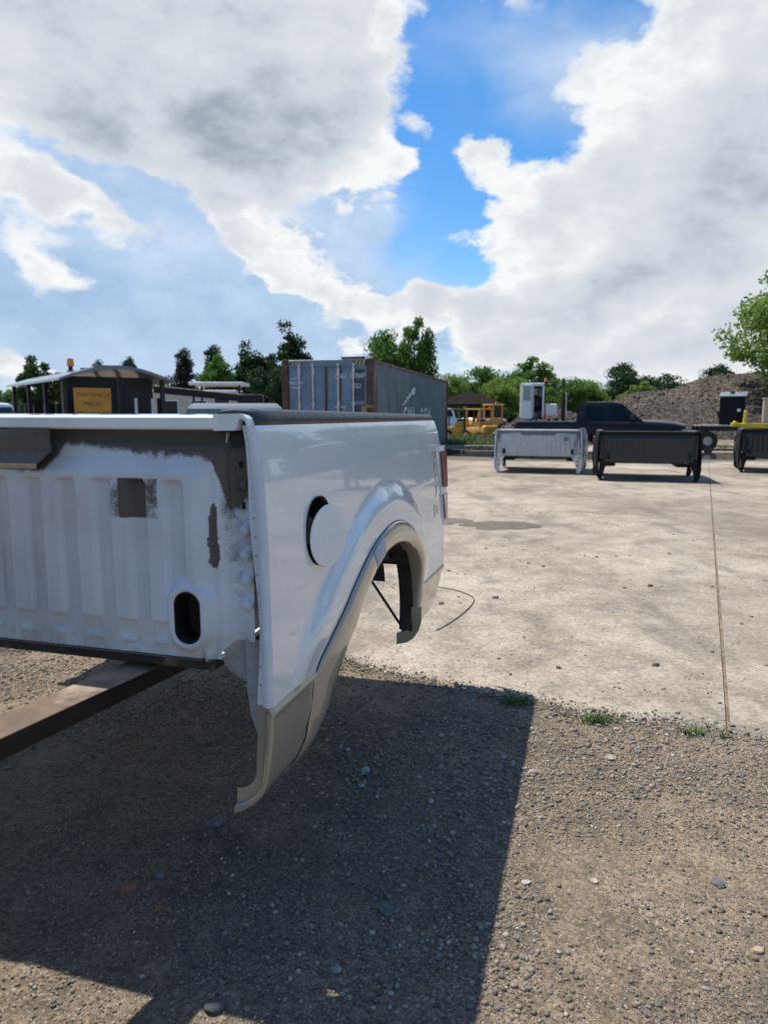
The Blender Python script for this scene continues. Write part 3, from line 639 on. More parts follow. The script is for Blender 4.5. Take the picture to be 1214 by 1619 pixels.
    ovf = np.hypot(xmf+.195, np.maximum(abs(cxF[:, 2]-.856)-.030, 0)); bad = ovf < .034
    for (hx_, hz_, hr) in ((-.060, 1.238, .008), (-.055, 1.138, .0085)): bad |= np.hypot(xmf-hx_, cxF[:, 2]-hz_) < hr
    bad |= (xmf > -.137) & (cxF[:, 2] < .744+np.clip((xmf+.137)/.05, 0, 1)*.052)
    F = F[~bad]; me = npmesh('headboard', low(V).reshape(-1, 3), F, True)
    # where grey-brown overspray lies on the white primer
    Xf, Zf = Xh, Zh; n1 = vnoise(Xf*14, Zf*14, 50, 5, .6); n2 = vnoise(Xf*60, Zf*60, 51, 3, .6)
    lim = np.interp(xm, [-1, -.60, -.55, -.30, -.20, -.13, -.11, -.09, -.03], [1.22, 1.22, 1.285, 1.262, 1.262, 1.25, 1.20, 1.12, 1.16])
    ms = sstep(Zf-lim+.016*n1+.010*n2, -.022, .024)
    ms = np.maximum(ms, np.clip(.62-(1.20-Zf)*1.5+.35*n1+.25*n2, 0, .9)*sstep(xm, -.125, -.095)*(Zf > .90))
    ms = np.maximum(ms, .75*sstep(n1*.8+n2*.4+.15, .45, .7)*(abs(xm+.082) < .012+.01*n1)*(Zf < 1.16))
    pt = rr(-.420, -.266, 1.102, 1.203, .003, .004, Xf+.01*(Zf-1.15), Zf); ms = np.maximum(ms, pt*np.where(abs(Xf+.346) < .034, 1.0, np.clip(.50+.35*n1+.3*n2, .1, .9)))
    blot = sstep(.035-np.hypot((Xf+.128+.02*(Zf-1.05)*8*.2)/.4, (Zf-1.06)/2.6)+.03*n1+.012*n2, .0, .006); ms = np.maximum(ms, .8*blot)
    grime = np.clip(sstep(.86-Zf, 0, .12)*(.35+.9*n1+.5*n2), 0, .85)*.8; gr2 = sstep(n1*.5+vnoise(Xf*4, Zf*2, 55, 3)*.9, .15, .8)*sstep(-Xf, .35, .7)*.55
    colr = np.zeros((r_, c_, 4), np.float32); colr[..., 0] = ms; colr[..., 1] = np.clip(np.maximum(grime, gr2), 0, 1); colr[..., 3] = 1
    ca = me.color_attributes.new('Wear', 'FLOAT_COLOR', 'POINT'); ca.data.foreach_set('color', colr.ravel()); M['headboard'] = me
    # top rail of the headboard, its end caps and corner gusset
    b = B(); x0, x1 = -BW+.098, -.098
    sec = [(.002, 1.3235), (-.004, 1.328), (-.004, 1.352), (.002, 1.3585), (.060, 1.361), (.066, 1.355), (.066, 1.30), (.060, 1.30), (.060, 1.348), (.010, 1.346), (.010, 1.3235)]
    b.loft([[(x, s, z-ZB) for s, z in sec] for x in (x0, x0*.5+x1*.5, x1)]); M['front_rail'] = b.me('front_rail', 25)
    def cap(mirror):
        b = B(); f = (lambda x: -BW-x) if mirror else (lambda x: x)
        outl = [(-.099, 1.3215), (-.099, 1.3605), (-.035, 1.3615), (-.020, 1.358), (-.010, 1.350), (-.006, 1.334), (-.013, 1.334), (-.016, 1.344), (-.026, 1.351), (-.034, 1.345), (-.037, 1.332), (-.042, 1.3225)]
        b.prism([(f(x), -.008, z-ZB) for x, z in outl], (0, .030, 0)); return b.me('rail_end_cap', 25)
    M['rail_end_cap'] = cap(False); M['rail_end_cap2'] = cap(True)
    # closing plates below the headboard at the corners
    def plate(pts, s0, s1, th=.004):
        b = B(); b.prism([(x, s0+(s1-s0)*k, z-ZB) for x, z, k in pts], (0, th, 0)); return b.me('closing_plate', 30)
    M['closing_plate'] = plate([(-.140, .755, 0), (-.115, .712, .2), (-.088, .690, .5), (-.062, .682, .8), (-.058, .80, .8), (-.09, .80, .4), (-.13, .762, .1)], .055, .075)
    M['closing_strip'] = plate([(-.060, .80, 0), (-.060, .672, 0), (-.050, .60, 0), (-.022, .52, 0), (-.022, .80, 0)], .050, .050)
    # floor, sills
    b = B(); b.box((-BW/2, 1.011, .752-ZB), (BW-.24, 1.953, .012)); 
    for k in range(14): b.box((-BW/2-.72+k*.111, 1.02, .762-ZB), (.055, 1.90, .012), .004)
    M['floor'] = b.me('floor', 30)
    b = B(); b.box((-BW/2, .062, .742-ZB), (BW-.28, .054, .060), .004).box((-BW/2, .045, .7455-ZB), (BW-.27, .050, .003)); M['front_sill'] = b.me('front_sill')  # taller sill and thin plate added to stop sunlight leaking under the headboard
    for i, s in enumerate((.30, .75, 1.25, 1.75)):
        b = B(); b.box((-BW/2, s, .722-ZB), (BW-.40, .09, .044), .008); M['cross_sill_%d' % i] = b.me('cross_sill')
    b = B(); b.cyl((-.235, 1.45, .733-ZB), (-.005, 1.45, .406-ZB), .0065, n=8); M['brace_rod'] = b.me('brace_rod', 60)
    b = B(); b.box((-.085, 1.54, .705-ZB), (.14, .06, .03), .006); M['underbody_bracket'] = b.me('underbody_bracket')
    # grommet
    b = B(); R_ = []
    for k in range(28):
        t = 2*math.pi*k/28; R_.append((-.195+.0335*math.cos(t), (.030 if math.sin(t) > 0 else -.030)+.856+.0335*math.sin(t)))
    b.loft([[(x*1.14+.0273, .0085, (z-.856)*1.08+.856-ZB) for x, z in R_], [(x*1.1+.0195, .0035, (z-.856)*1.06+.856-ZB) for x, z in R_], [(x, .003, z-ZB) for x, z in R_], [(x*.9-.0195, .016, (z-.856)*.9+.856-ZB) for x, z in R_], [(x*.86-.0273, .060, (z-.856)*.86+.856-ZB) for x, z in R_]], caps=False, closed=True)
    b.prism([(x*.86-.0273, .058, (z-.856)*.86+.856-ZB) for x, z in R_], (0, .004, 0)); M['grommet'] = b.me('grommet', 40)
    # fuel recess + door + hinge
    c = FUEL_C; w0 = float(w_side(np.array([c[0]]), np.array([c[1]]))[0])
    b = B(); ring = lambda x, r: [(x, c[0]+r*math.cos(2*math.pi*k/40), c[1]-ZB+r*math.sin(2*math.pi*k/40)) for k in range(40)]
    b.loft([ring(w0+.001, FUEL_R+.002), ring(w0-.006, FUEL_R-.004), ring(w0-.06, FUEL_R-.008), ring(w0-.065, FUEL_R-.02)], caps=False); b.prism(ring(w0-.066, FUEL_R), (-.003, 0, 0)); M['fuel_recess'] = b.me('fuel_recess', 40)
    b = B(); b.cyl((w0-.066, c[0], c[1]-ZB), (w0-.03, c[0], c[1]-ZB), .042, .038, n=24); M['filler_cap'] = b.me('filler_cap')
    rd = FUEL_R-.008; ang = math.radians(-14); piv = (w0+.006, c[0]-FUEL_R+.007, c[1]-ZB-.012); b = B()
    def door_ring(x, r): return [(x, rd+r*math.cos(2*math.pi*k/48), r*math.sin(2*math.pi*k/48)) for k in range(48)]
    b.loft([door_ring(-.002, rd-.003), door_ring(.001, rd), door_ring(.0028, rd), door_ring(.0042, rd-.0012), door_ring(.0046, rd*.95), door_ring(.0049, rd*.5), door_ring(.005, rd*.1)])
    dm = b.me('fuel_door', 30); dm.transform(Matrix.Translation(piv) @ Matrix.Rotation(ang, 4, 'Z')); M['fuel_door'] = dm
    hinge = (piv[0]-math.sin(ang)*2*rd-.006, piv[1]+math.cos(ang)*2*rd, piv[2])
    b = B(); b.ball((hinge[0]-.004, hinge[1]+.006, hinge[2]-.004), .022, 8, (.62, .75, 1.4)); M['fuel_hinge'] = b.me('fuel_hinge', 60)
    return M
def cut_fuel_hole(me):
    """cut the round filler opening through the outer panel"""
    o = link('panel_tmp', me); c = link('cut_tmp', B().cyl((-.2, FUEL_C[0], FUEL_C[1]-ZB), (.3, FUEL_C[0], FUEL_C[1]-ZB), FUEL_R, n=64).me('cut'))
    md = o.modifiers.new('b', 'BOOLEAN'); md.operation = 'DIFFERENCE'; md.object = c; md.solver = 'EXACT'; bpy.context.view_layer.update()
    r = bpy.data.meshes.new_from_object(o.evaluated_get(bpy.context.evaluated_depsgraph_get())); bpy.data.objects.remove(o); bpy.data.objects.remove(c)
    r.materials.clear(); r.name = 'outer_panel'; return finish(r, 40)

def wear_material(name, paint, over, grime, rough, metal=0.0, coat=0.3):
    m, n, l, b = node_mat(name); at_ = n.new('ShaderNodeAttribute'); at_.attribute_name = 'Wear'; sp = n.new('ShaderNodeSeparateColor'); l.new(at_.outputs['Color'], sp.inputs[0])
    tc = n.new('ShaderNodeTexCoord'); t = n.new('ShaderNodeTexNoise'); t.inputs['Scale'].default_value = 260; t.inputs['Detail'].default_value = 6; l.new(tc.outputs['Object'], t.inputs['Vector'])
    def mth(op, a, c):
        x = n.new('ShaderNodeMath'); x.operation = op
        for i, q in enumerate((a, c)):
            if isinstance(q, bpy.types.NodeSocket): l.new(q, x.inputs[i])
            else: x.inputs[i].default_value = q
        return x.outputs[0]
    def ed(s, k):
        x = n.new('ShaderNodeMapRange'); x.interpolation_type = 'SMOOTHSTEP'; l.new(mth('ADD', s, mth('MULTIPLY', mth('SUBTRACT', t.outputs['Fac'], 0.5), k)), x.inputs[0]); x.inputs[1].default_value = 0.2; x.inputs[2].default_value = 0.8; return x.outputs[0]
    def mix(f, a, c):
        x = n.new('ShaderNodeMix'); x.data_type = 'RGBA'
        for s, q in ((0, f), (6, a), (7, c)):
            if isinstance(q, bpy.types.NodeSocket): l.new(q, x.inputs[s])
            else: x.inputs[s].default_value = q
        return x.outputs[2]
    t2 = n.new('ShaderNodeTexNoise'); t2.inputs['Scale'].default_value = 5; t2.inputs['Detail'].default_value = 6; l.new(tc.outputs['Object'], t2.inputs['Vector'])
    x = n.new('ShaderNodeMapRange'); l.new(t2.outputs['Fac'], x.inputs[0]); x.inputs[1].default_value = 0.35; x.inputs[2].default_value = 0.7; x.inputs[4].default_value = 0.28
    c = mix(x.outputs[0], (*paint, 1), (*grime, 1)); c = mix(mth('MULTIPLY', sp.outputs[1], 0.8), c, (*grime, 1)); of = ed(sp.outputs[0], 0.7); c = mix(of, c, (*over, 1)); l.new(c, b.inputs['Base Color'])
    rr_ = n.new('ShaderNodeMapRange'); l.new(of, rr_.inputs[0]); rr_.inputs[3].default_value = rough; rr_.inputs[4].default_value = min(rough+.25, .9); l.new(rr_.outputs[0], b.inputs['Roughness'])
    b.inputs['Metallic'].default_value = metal; b.inputs['Coat Weight'].default_value = coat; b.inputs['Coat Roughness'].default_value = 0.25
    MATS[name] = m; return m
# paints
WHITE = mat('white_paint', (0.81, 0.845, 0.835), 0.30, coat=1.0, var=0.03, vscale=2, coat_rough=0.025, col2=(0.50, 0.48, 0.44), c2scale=55, thr=(0.735, 0.77))
WHITE_IN = mat('white_inner_paint', (0.66, 0.69, 0.73), 0.42, coat=0.3, var=0.08, vscale=9, coat_rough=0.2, col2=(0.40, 0.40, 0.38), c2amt=0.15, c2scale=7)
HEAD_W = wear_material('white_primer_with_overspray', (0.70, 0.74, 0.79), (0.092, 0.083, 0.068), (0.30, 0.29, 0.265), 0.40)
TAUPE = mat('taupe_paint', (0.42, 0.37, 0.28), 0.34, metal=0.25, coat=1.0, var=0.05, vscale=4, coat_rough=0.04)
TAUPE_D = mat('taupe_flat', (0.10, 0.088, 0.068), 0.5, coat=0.2, var=0.15, vscale=12)
BLACK_PL = mat('black_plastic', (0.020, 0.022, 0.026), 0.42, var=0.10, vscale=14)
BLACK_RB = mat('black_rubber', (0.008, 0.008, 0.008), 0.55, var=0.1)
GREY_E = mat('dusty_grey_coat', (0.34, 0.35, 0.35), 0.6, var=0.2, vscale=12, col2=(0.2, 0.19, 0.17), c2amt=0.3, c2scale=9)
DARK_E = mat('dark_underbody', (0.030, 0.028, 0.025), 0.75, var=0.3, vscale=18, col2=(0.10, 0.085, 0.065), c2amt=0.35, c2scale=10)
RED_L = mat('red_lens', (0.17, 0.006, 0.014), 0.25, coat=0.15, spec=0.25, var=0.2, vscale=30, col2=(0.5, 0.10, 0.03), c2amt=0.05, c2scale=18)
PALE_L = mat('pale_lens', (0.60, 0.42, 0.38), 0.12, coat=1.0, var=0.1)
CHROME = mat('lamp_housing', (0.62, 0.63, 0.62), 0.25, coat=1.0, var=0.05)
REDPEN = mat('red_grease_pencil', (0.55, 0.14, 0.16), 0.7, var=0.2, vscale=200)

def assemble_bed(M, loc, rz, label, group, mt, cap_two=True):
    root = empty('pickup_bed', loc, rz, label, 'truck bed', group)
    def part(name, key, m, parent=root, mirror=False):
        me = M[key]
        if len(me.materials) == 0: me.materials.append(m)
        o = link(name, me, m, parent)
        if me.materials[0] != m: o.material_slots[0].link = 'OBJECT'; o.material_slots[0].material = m
        if mirror: o.location = (-BW, 0, 0); o.scale = (-1, 1, 1)
        return o
    hb = part('headboard', 'headboard', mt['head']); part('grommet', 'grommet', BLACK_RB, hb); part('grommet', 'grommet', BLACK_RB, hb, True)
    part('front_rail', 'front_rail', mt['rail']); part('rail_end_cap', 'rail_end_cap', mt['rail']); part('rail_end_cap', 'rail_end_cap2', mt['rail'])
    part('floor', 'floor', mt['under']); part('front_sill', 'front_sill', mt['dark'])
    for i in range(4): part('cross_sill', 'cross_sill_%d' % i, mt['dark'])
    for mir in (False, True):
        op = part('outer_panel', 'outer_panel' if not mir else 'outer_panel_plain', mt['paint'], root, mir)
        part('front_hem', 'front_hem', mt['hem'], op); fl = part('wheel_flare', 'wheel_flare', mt['flare'], root, mir); part('flare_foot', 'flare_foot', mt['flare'], fl)
        lf = part('lower_panel', 'lower_front_panel', mt['lower'], root, mir); part('front_hem', 'lower_hem', mt['lower'], lf); part('lower_panel', 'lower_rear_panel', mt['lower'], root, mir)
        part('inner_wall', 'inner_wall', mt['under'], root, mir); wh = part('wheel_house', 'wheel_house', mt['dark'], root, mir); part('side_plate', 'wheel_house_side', mt['dark'], wh); part('wheel_liner', 'wheel_liner', mt['dark'], root, mir)
        part('rail_cap', 'rail_cap', BLACK_PL, root, mir); part('rear_post', 'rear_post', mt['under'], root, mir)
        tl = part('tail_lamp', 'tail_lamp', CHROME, root, mir); part('red_lens', 'red_lens', RED_L, tl); part('pale_lens', 'pale_lens', PALE_L, tl)
        part('closing_plate', 'closing_plate', mt['close'], root, mir); part('closing_strip', 'closing_strip', mt['close'], root, mir)
    part('fuel_recess', 'fuel_recess', BLACK_RB); part('filler_cap', 'filler_cap', BLACK_RB); d = part('fuel_door', 'fuel_door', mt['paint']); part('hinge', 'fuel_hinge', mt['paint'], d)
    return root, part
BED_YAW = math.radians(16)
P0 = ray(400, 668); P0 = P0/P0[1]*1.66
MB_ = bed_meshes(1); MB_['outer_panel_plain'] = MB_['outer_panel'].copy(); MB_['outer_panel'] = cut_fuel_hole(MB_['outer_panel'])
white_bed, wpart = assemble_bed(MB_, (P0[0], P0[1], ZB), -BED_YAW, 'white pickup bed with taupe lower trim hanging on forklift forks', None,
    dict(head=HEAD_W, rail=WHITE, paint=WHITE, hem=WHITE_IN, flare=TAUPE, lower=TAUPE, under=WHITE_IN, dark=DARK_E, close=GREY_E))
wpart('brace_rod', 'brace_rod', BLACK_RB); wpart('underbody_bracket', 'underbody_bracket', DARK_E)
APR = mat('dirty_primer', (0.16, 0.155, 0.14), 0.7, var=0.3, vscale=14, col2=(0.05, 0.045, 0.04), c2amt=0.5, c2scale=12)
ap = B().box((-.055, 1.50, .785-ZB), (.15, .008, .16), .002).box((-.095, 1.46, .79-ZB), (.03, .06, .13), .008).build('inner_apron', APR, white_bed)
for x, z in ((-.02, .735), (-.05, .75), (-.085, .733)): B().cyl((x, 1.489, z-ZB), (x, 1.4965, z-ZB), .011, n=12).build('bolt_hole', BLACK_RB, ap)
# dark tube: seam at the lower panel, painted edge shadow round the flare
SEAM_SHADOW = catmull(FLO, 120); sw = w_side(SEAM_SHADOW[:, 0], np.maximum(SEAM_SHADOW[:, 1], .5))-np.interp(SEAM_SHADOW[:, 1], [.362, .385, .405, .43, .455, .47], [.075, .048, .028, .014, .006, 0])*np.where(np.arange(120) < 60, 1, .4)
B().tube([(w+.001, p[0]-.001, p[1]-ZB) for w, p in zip(sw, SEAM_SHADOW)], .0022, 5).build('flare_seam_shadow', BLACK_RB, white_bed, 60)
# grey masking patch on the flare
A = catmull(FLO, 150); C = catmull(FLI, 150); rows = []
for tt, dw in [(.03, .0125), (.15, .0145), (.4, .0175), (.7, .0165), (.9, .0095), (.98, .0025)]:
    P = A*(1-tt)+C*tt; wA = w_side(A[:, 0], np.maximum(A[:, 1], .5)); wC = np.maximum(w_side(C[:, 0], np.maximum(C[:, 1], .5)), wA)
    rows.append(np.stack([wA*(1-tt)+wC*tt+dw, P[:, 0], P[:, 1]], -1)[60:70])
link('masking_patch', sheet('masking_patch', low(np.array(rows)), 60), mat('masking_film', (0.36, 0.41, 0.50), 0.4, var=0.06), white_bed)
# hanging brown flap and its lip at the left of the headboard; ground light on the lip is painted in
b = B(); b.prism([(-1.30, -.012, 1.322-ZB), (-.560, -.012, 1.322-ZB), (-.560, -.012, 1.268-ZB), (-.595, -.022, 1.236-ZB), (-1.30, -.022, 1.236-ZB)], (0, .006, 0)); fp = b.build('loose_flap', TAUPE_D, white_bed)
b = B(); b.prism([(-1.30, -.021, 1.2355-ZB), (-.596, -.021, 1.2355-ZB), (-.612, -.004, 1.224-ZB), (-1.30, -.004, 1.224-ZB)], (0, 0, -.003)); b.build('flap_lip', mat('lit_taupe', (0.50, 0.47, 0.40), 0.6, var=0.15, vscale=25), fp)
# spot welds on the hem, drilled holes' dark backs
wm_ = B().ball((0, 0, 0), .0028, 4, (1, .5, 1)).me('spot_weld', 60)
for z in np.linspace(.70, 1.30, 14):
    w0 = float(w_side(np.array([.012]), np.array([z]))[0]); link('spot_weld', wm_, GREY_E, white_bed, (w0-.034, .011, z-ZB))
b = B(); b.box((-.06, .060, 1.19-ZB), (.06, .004, .25)); b.build('backing_plate', BLACK_RB, white_bed)
# red pencil strokes on the rear of the side
def on_side(x, y):
    """pixel -> point on the bed side (bed space)"""
    ax = np.array([math.cos(BED_YAW), -math.sin(BED_YAW), 0]); ay = np.array([math.sin(BED_YAW), math.cos(BED_YAW), 0]); o = np.array([0, 0, CAM_H]); p0 = np.array([P0[0], P0[1], 0]); w = 0.03; r = ray(x, y)
    for _ in range(40):
        t = (w+(p0-o) @ ax)/(r @ ax); Q = o+t*r; s = (Q-p0) @ ay; w = 0.6*w+0.4*float(w_side(np.array([s]), np.array([Q[2]]))[0])
    return np.array([w+.0012, s, Q[2]-ZB])
for st in ([(435, 235), (445, 300), (460, 350)], [(490, 235), (472, 285), (490, 318), (466, 342)], [(455, 410), (460, 480), (465, 550)], [(455, 405), (488, 430), (500, 480)], [(468, 590), (515, 588)], [(487, 592), (486, 650), (485, 712)],
           [(470, 805), (498, 798), (525, 790)], [(500, 800), (497, 900), (485, 970)], [(465, 1090), (470, 1190), (475, 1290)], [(490, 1100), (508, 1140), (510, 1230)]):
    B().tube([on_side(640+x/10.12, 690+y/10.12) for x, y in st], .0013, 5).build('pencil_stroke', REDPEN, white_bed, 60)

# ------------------------------------------------------------------ forklift that carries the bed (only one fork is in view)
STEEL_W = mat('worn_fork_steel', (0.15, 0.10, 0.062), 0.65, metal=0.15, var=0.35, vscale=9, col2=(0.34, 0.26, 0.18), c2amt=0.55, c2scale=4, bump=0.3, bscale=120, bdist=0.002)
STEEL_D = mat('oily_steel', (0.022, 0.019, 0.017), 0.5, metal=0.4, var=0.3, vscale=10)
YEL = mat('yellow_machine_paint', (0.62, 0.30, 0.025), 0.4, coat=0.5, var=0.15, vscale=4, col2=(0.20, 0.11, 0.04), c2amt=0.25, c2scale=5)
YEL2 = mat('bright_yellow_paint', (0.72, 0.52, 0.02), 0.4, coat=0.5, var=0.1, vscale=4)
TYRE = mat('tyre_rubber', (0.018, 0.018, 0.018), 0.8, var=0.25, vscale=20)
RIM = mat('steel_rim', (0.30, 0.30, 0.30), 0.4, metal=0.6, var=0.2)
GLASS_D = mat('dark_glass', (0.004, 0.005, 0.006), 0.08, coat=0.0, var=0.1, spec=0.28)
GLASS_L = mat('pale_glass', (0.12, 0.19, 0.18), 0.08, coat=0.6, var=0.1, spec=0.8)
ORANGE = mat('orange_lens', (0.85, 0.20, 0.01), 0.25, coat=0.6, var=0.1)
FK = math.radians(24); fk0 = Vector((-0.804, 1.47, 0)); fdir = Vector((math.sin(FK), math.cos(FK), 0)); frt = Vector((math.cos(FK), -math.sin(FK), 0))
heel = fk0-fdir*0.30-frt*0.36
fl = empty('forklift', (heel.x, heel.y, 0), -FK, 'forklift at left whose long worn steel fork reaches under the white bed', 'forklift')
for dxf in (0.36, -0.36):
    b = B(); b.loft([[(dxf-.05*k, y, z1), (dxf+.05*k, y, z1), (dxf+.05*k, y, z0), (dxf-.05*k, y, z0)] for y, k, z1, z0 in ((-.02, 1, .699, .653), (.3, 1, .699, .653), (.9, 1, .699, .658), (1.18, .95, .699, .675), (1.25, .7, .699, .684))])
    b.box((dxf, -.035, .95), (.10, .045, .60), .004); f = b.build('fork', STEEL_W, fl)
    B().box((dxf, .45, .6745), (.1025, .90, .044)).build('fork_edge', STEEL_D, f)
for z in (.78, 1.2): B().box((0, -.085, z), (1.0, .05, .12), .006).build('carriage_bar', STEEL_D, fl)
for x in (-.40, .40): B().box((x, -.17, 1.15), (.09, .12, 2.1), .006).build('mast_rail', STEEL_D, fl)
B().box((0, -1.15, .62), (1.0, 1.75, .62), .06, seg=2).build('body', YEL, fl); B().box((0, -2.15, .72), (1.05, .45, .85), .12, seg=3).build('counterweight', YEL, fl)
B().box((0, -1.30, 1.06), (.5, .55, .3), .06, seg=2).build('seat', BLACK_RB, fl); B().box((0, -1.05, 2.15), (1.0, 1.2, .06), .02).build('overhead_guard', STEEL_D, fl)
for x in (-.46, .46):
    for y in (-.5, -1.6): B().box((x, y, 1.52), (.06, .06, 1.25), .01).build('guard_post', STEEL_D, fl)
    for y, r in ((-.42, .33), (-1.75, .27)): B().cyl((x-.09, y, r), (x+.09, y, r), r, n=24).build('wheel', TYRE, fl)

# ------------------------------------------------------------------ the three beds standing on the concrete
SILV = mat('silver_paint', (0.58, 0.59, 0.60), 0.36, metal=0.2, coat=0.4, var=0.08, coat_rough=0.15)
BLK = mat('black_paint', (0.005, 0.005, 0.006), 0.35, coat=0.40, var=0.1, vscale=3, coat_rough=0.03, spec=0.08)
BLK_F = mat('black_flat_paint', (0.006, 0.006, 0.007), 0.5, coat=0.06, var=0.2, vscale=8, coat_rough=0.2, spec=0.12)
HEAD_S = wear_material('silver_headboard', (0.50, 0.505, 0.51), (0.20, 0.20, 0.20), (0.22, 0.21, 0.195), 0.42, 0.15)
HEAD_K = wear_material('black_headboard', (0.008, 0.0085, 0.010), (0.008, 0.008, 0.008), (0.014, 0.013, 0.012), 0.32, 0.0, 0.15)
MF = bed_meshes(0); MF['outer_panel_plain'] = MF['outer_panel']
def ground_bed(px_l, py_l, px_r, py_r, label, mt, yaw=None):
    L_ = gpt(px_l, py_l, .006); R_ = gpt(px_r, py_r, .006); mid = (L_+R_)/2; d = R_-L_; a = math.atan2(d[1], d[0]) if yaw is None else yaw
    loc = mid+np.array([math.cos(a), math.sin(a), 0])*(BW/2)
    return assemble_bed(MF, (loc[0], loc[1], .004), a, label, None, mt)
SM = dict(head=HEAD_S, rail=SILV, paint=SILV, hem=SILV, flare=SILV, lower=SILV, under=SILV, dark=DARK_E, close=SILV)
KM = dict(head=HEAD_K, rail=BLK, paint=BLK_F, hem=BLK_F, flare=BLK_F, lower=BLK_F, under=BLK_F, dark=DARK_E, close=BLK_F)
sb, sp_ = ground_bed(787, 748, 911, 749.5, 'silver pickup bed standing on the concrete, left of the black beds', SM, math.radians(-18))
kb, kp = ground_bed(946, 760.5, 1101, 763, 'glossy black pickup bed with open round fuel flap, beside the silver bed', KM, math.radians(-15))
k2, kp2 = ground_bed(1168, 749, 1316, 750, 'black pickup bed cut off by the right photo edge', KM, math.radians(-24))
for bb, mm in ((sb, SILV), (kb, BLK_F), (k2, BLK_F)):
    for sx in (1, -1):
        f_ = (lambda x: x) if sx > 0 else (lambda x: -BW-x)
        B().prism([(f_(x), .03, z) for x, z in ((-.026, .46), (-.215, .46), (-.205, .39), (-.135, .27), (-.085, .05), (-.07, .012), (-.035, .012), (-.026, .1))], (0, .006, 0)).build('corner_leg', mm, bb)
        for z in (.20, .30, .38): B().box((f_(-.075), .027, z), (.05, .008, .022), .004).build('slot', BLACK_RB, bb)
b = B(); b.cyl((0, 0, 0), (0, .012, 0), .085, n=28); o = b.build('fuel_flap', BLACK_RB, kb); o.location = (.185, .30, .645)
B().box((.085, .31, .645), (.10, .012, .03), .003).build('flap_arm', BLACK_RB, kb)

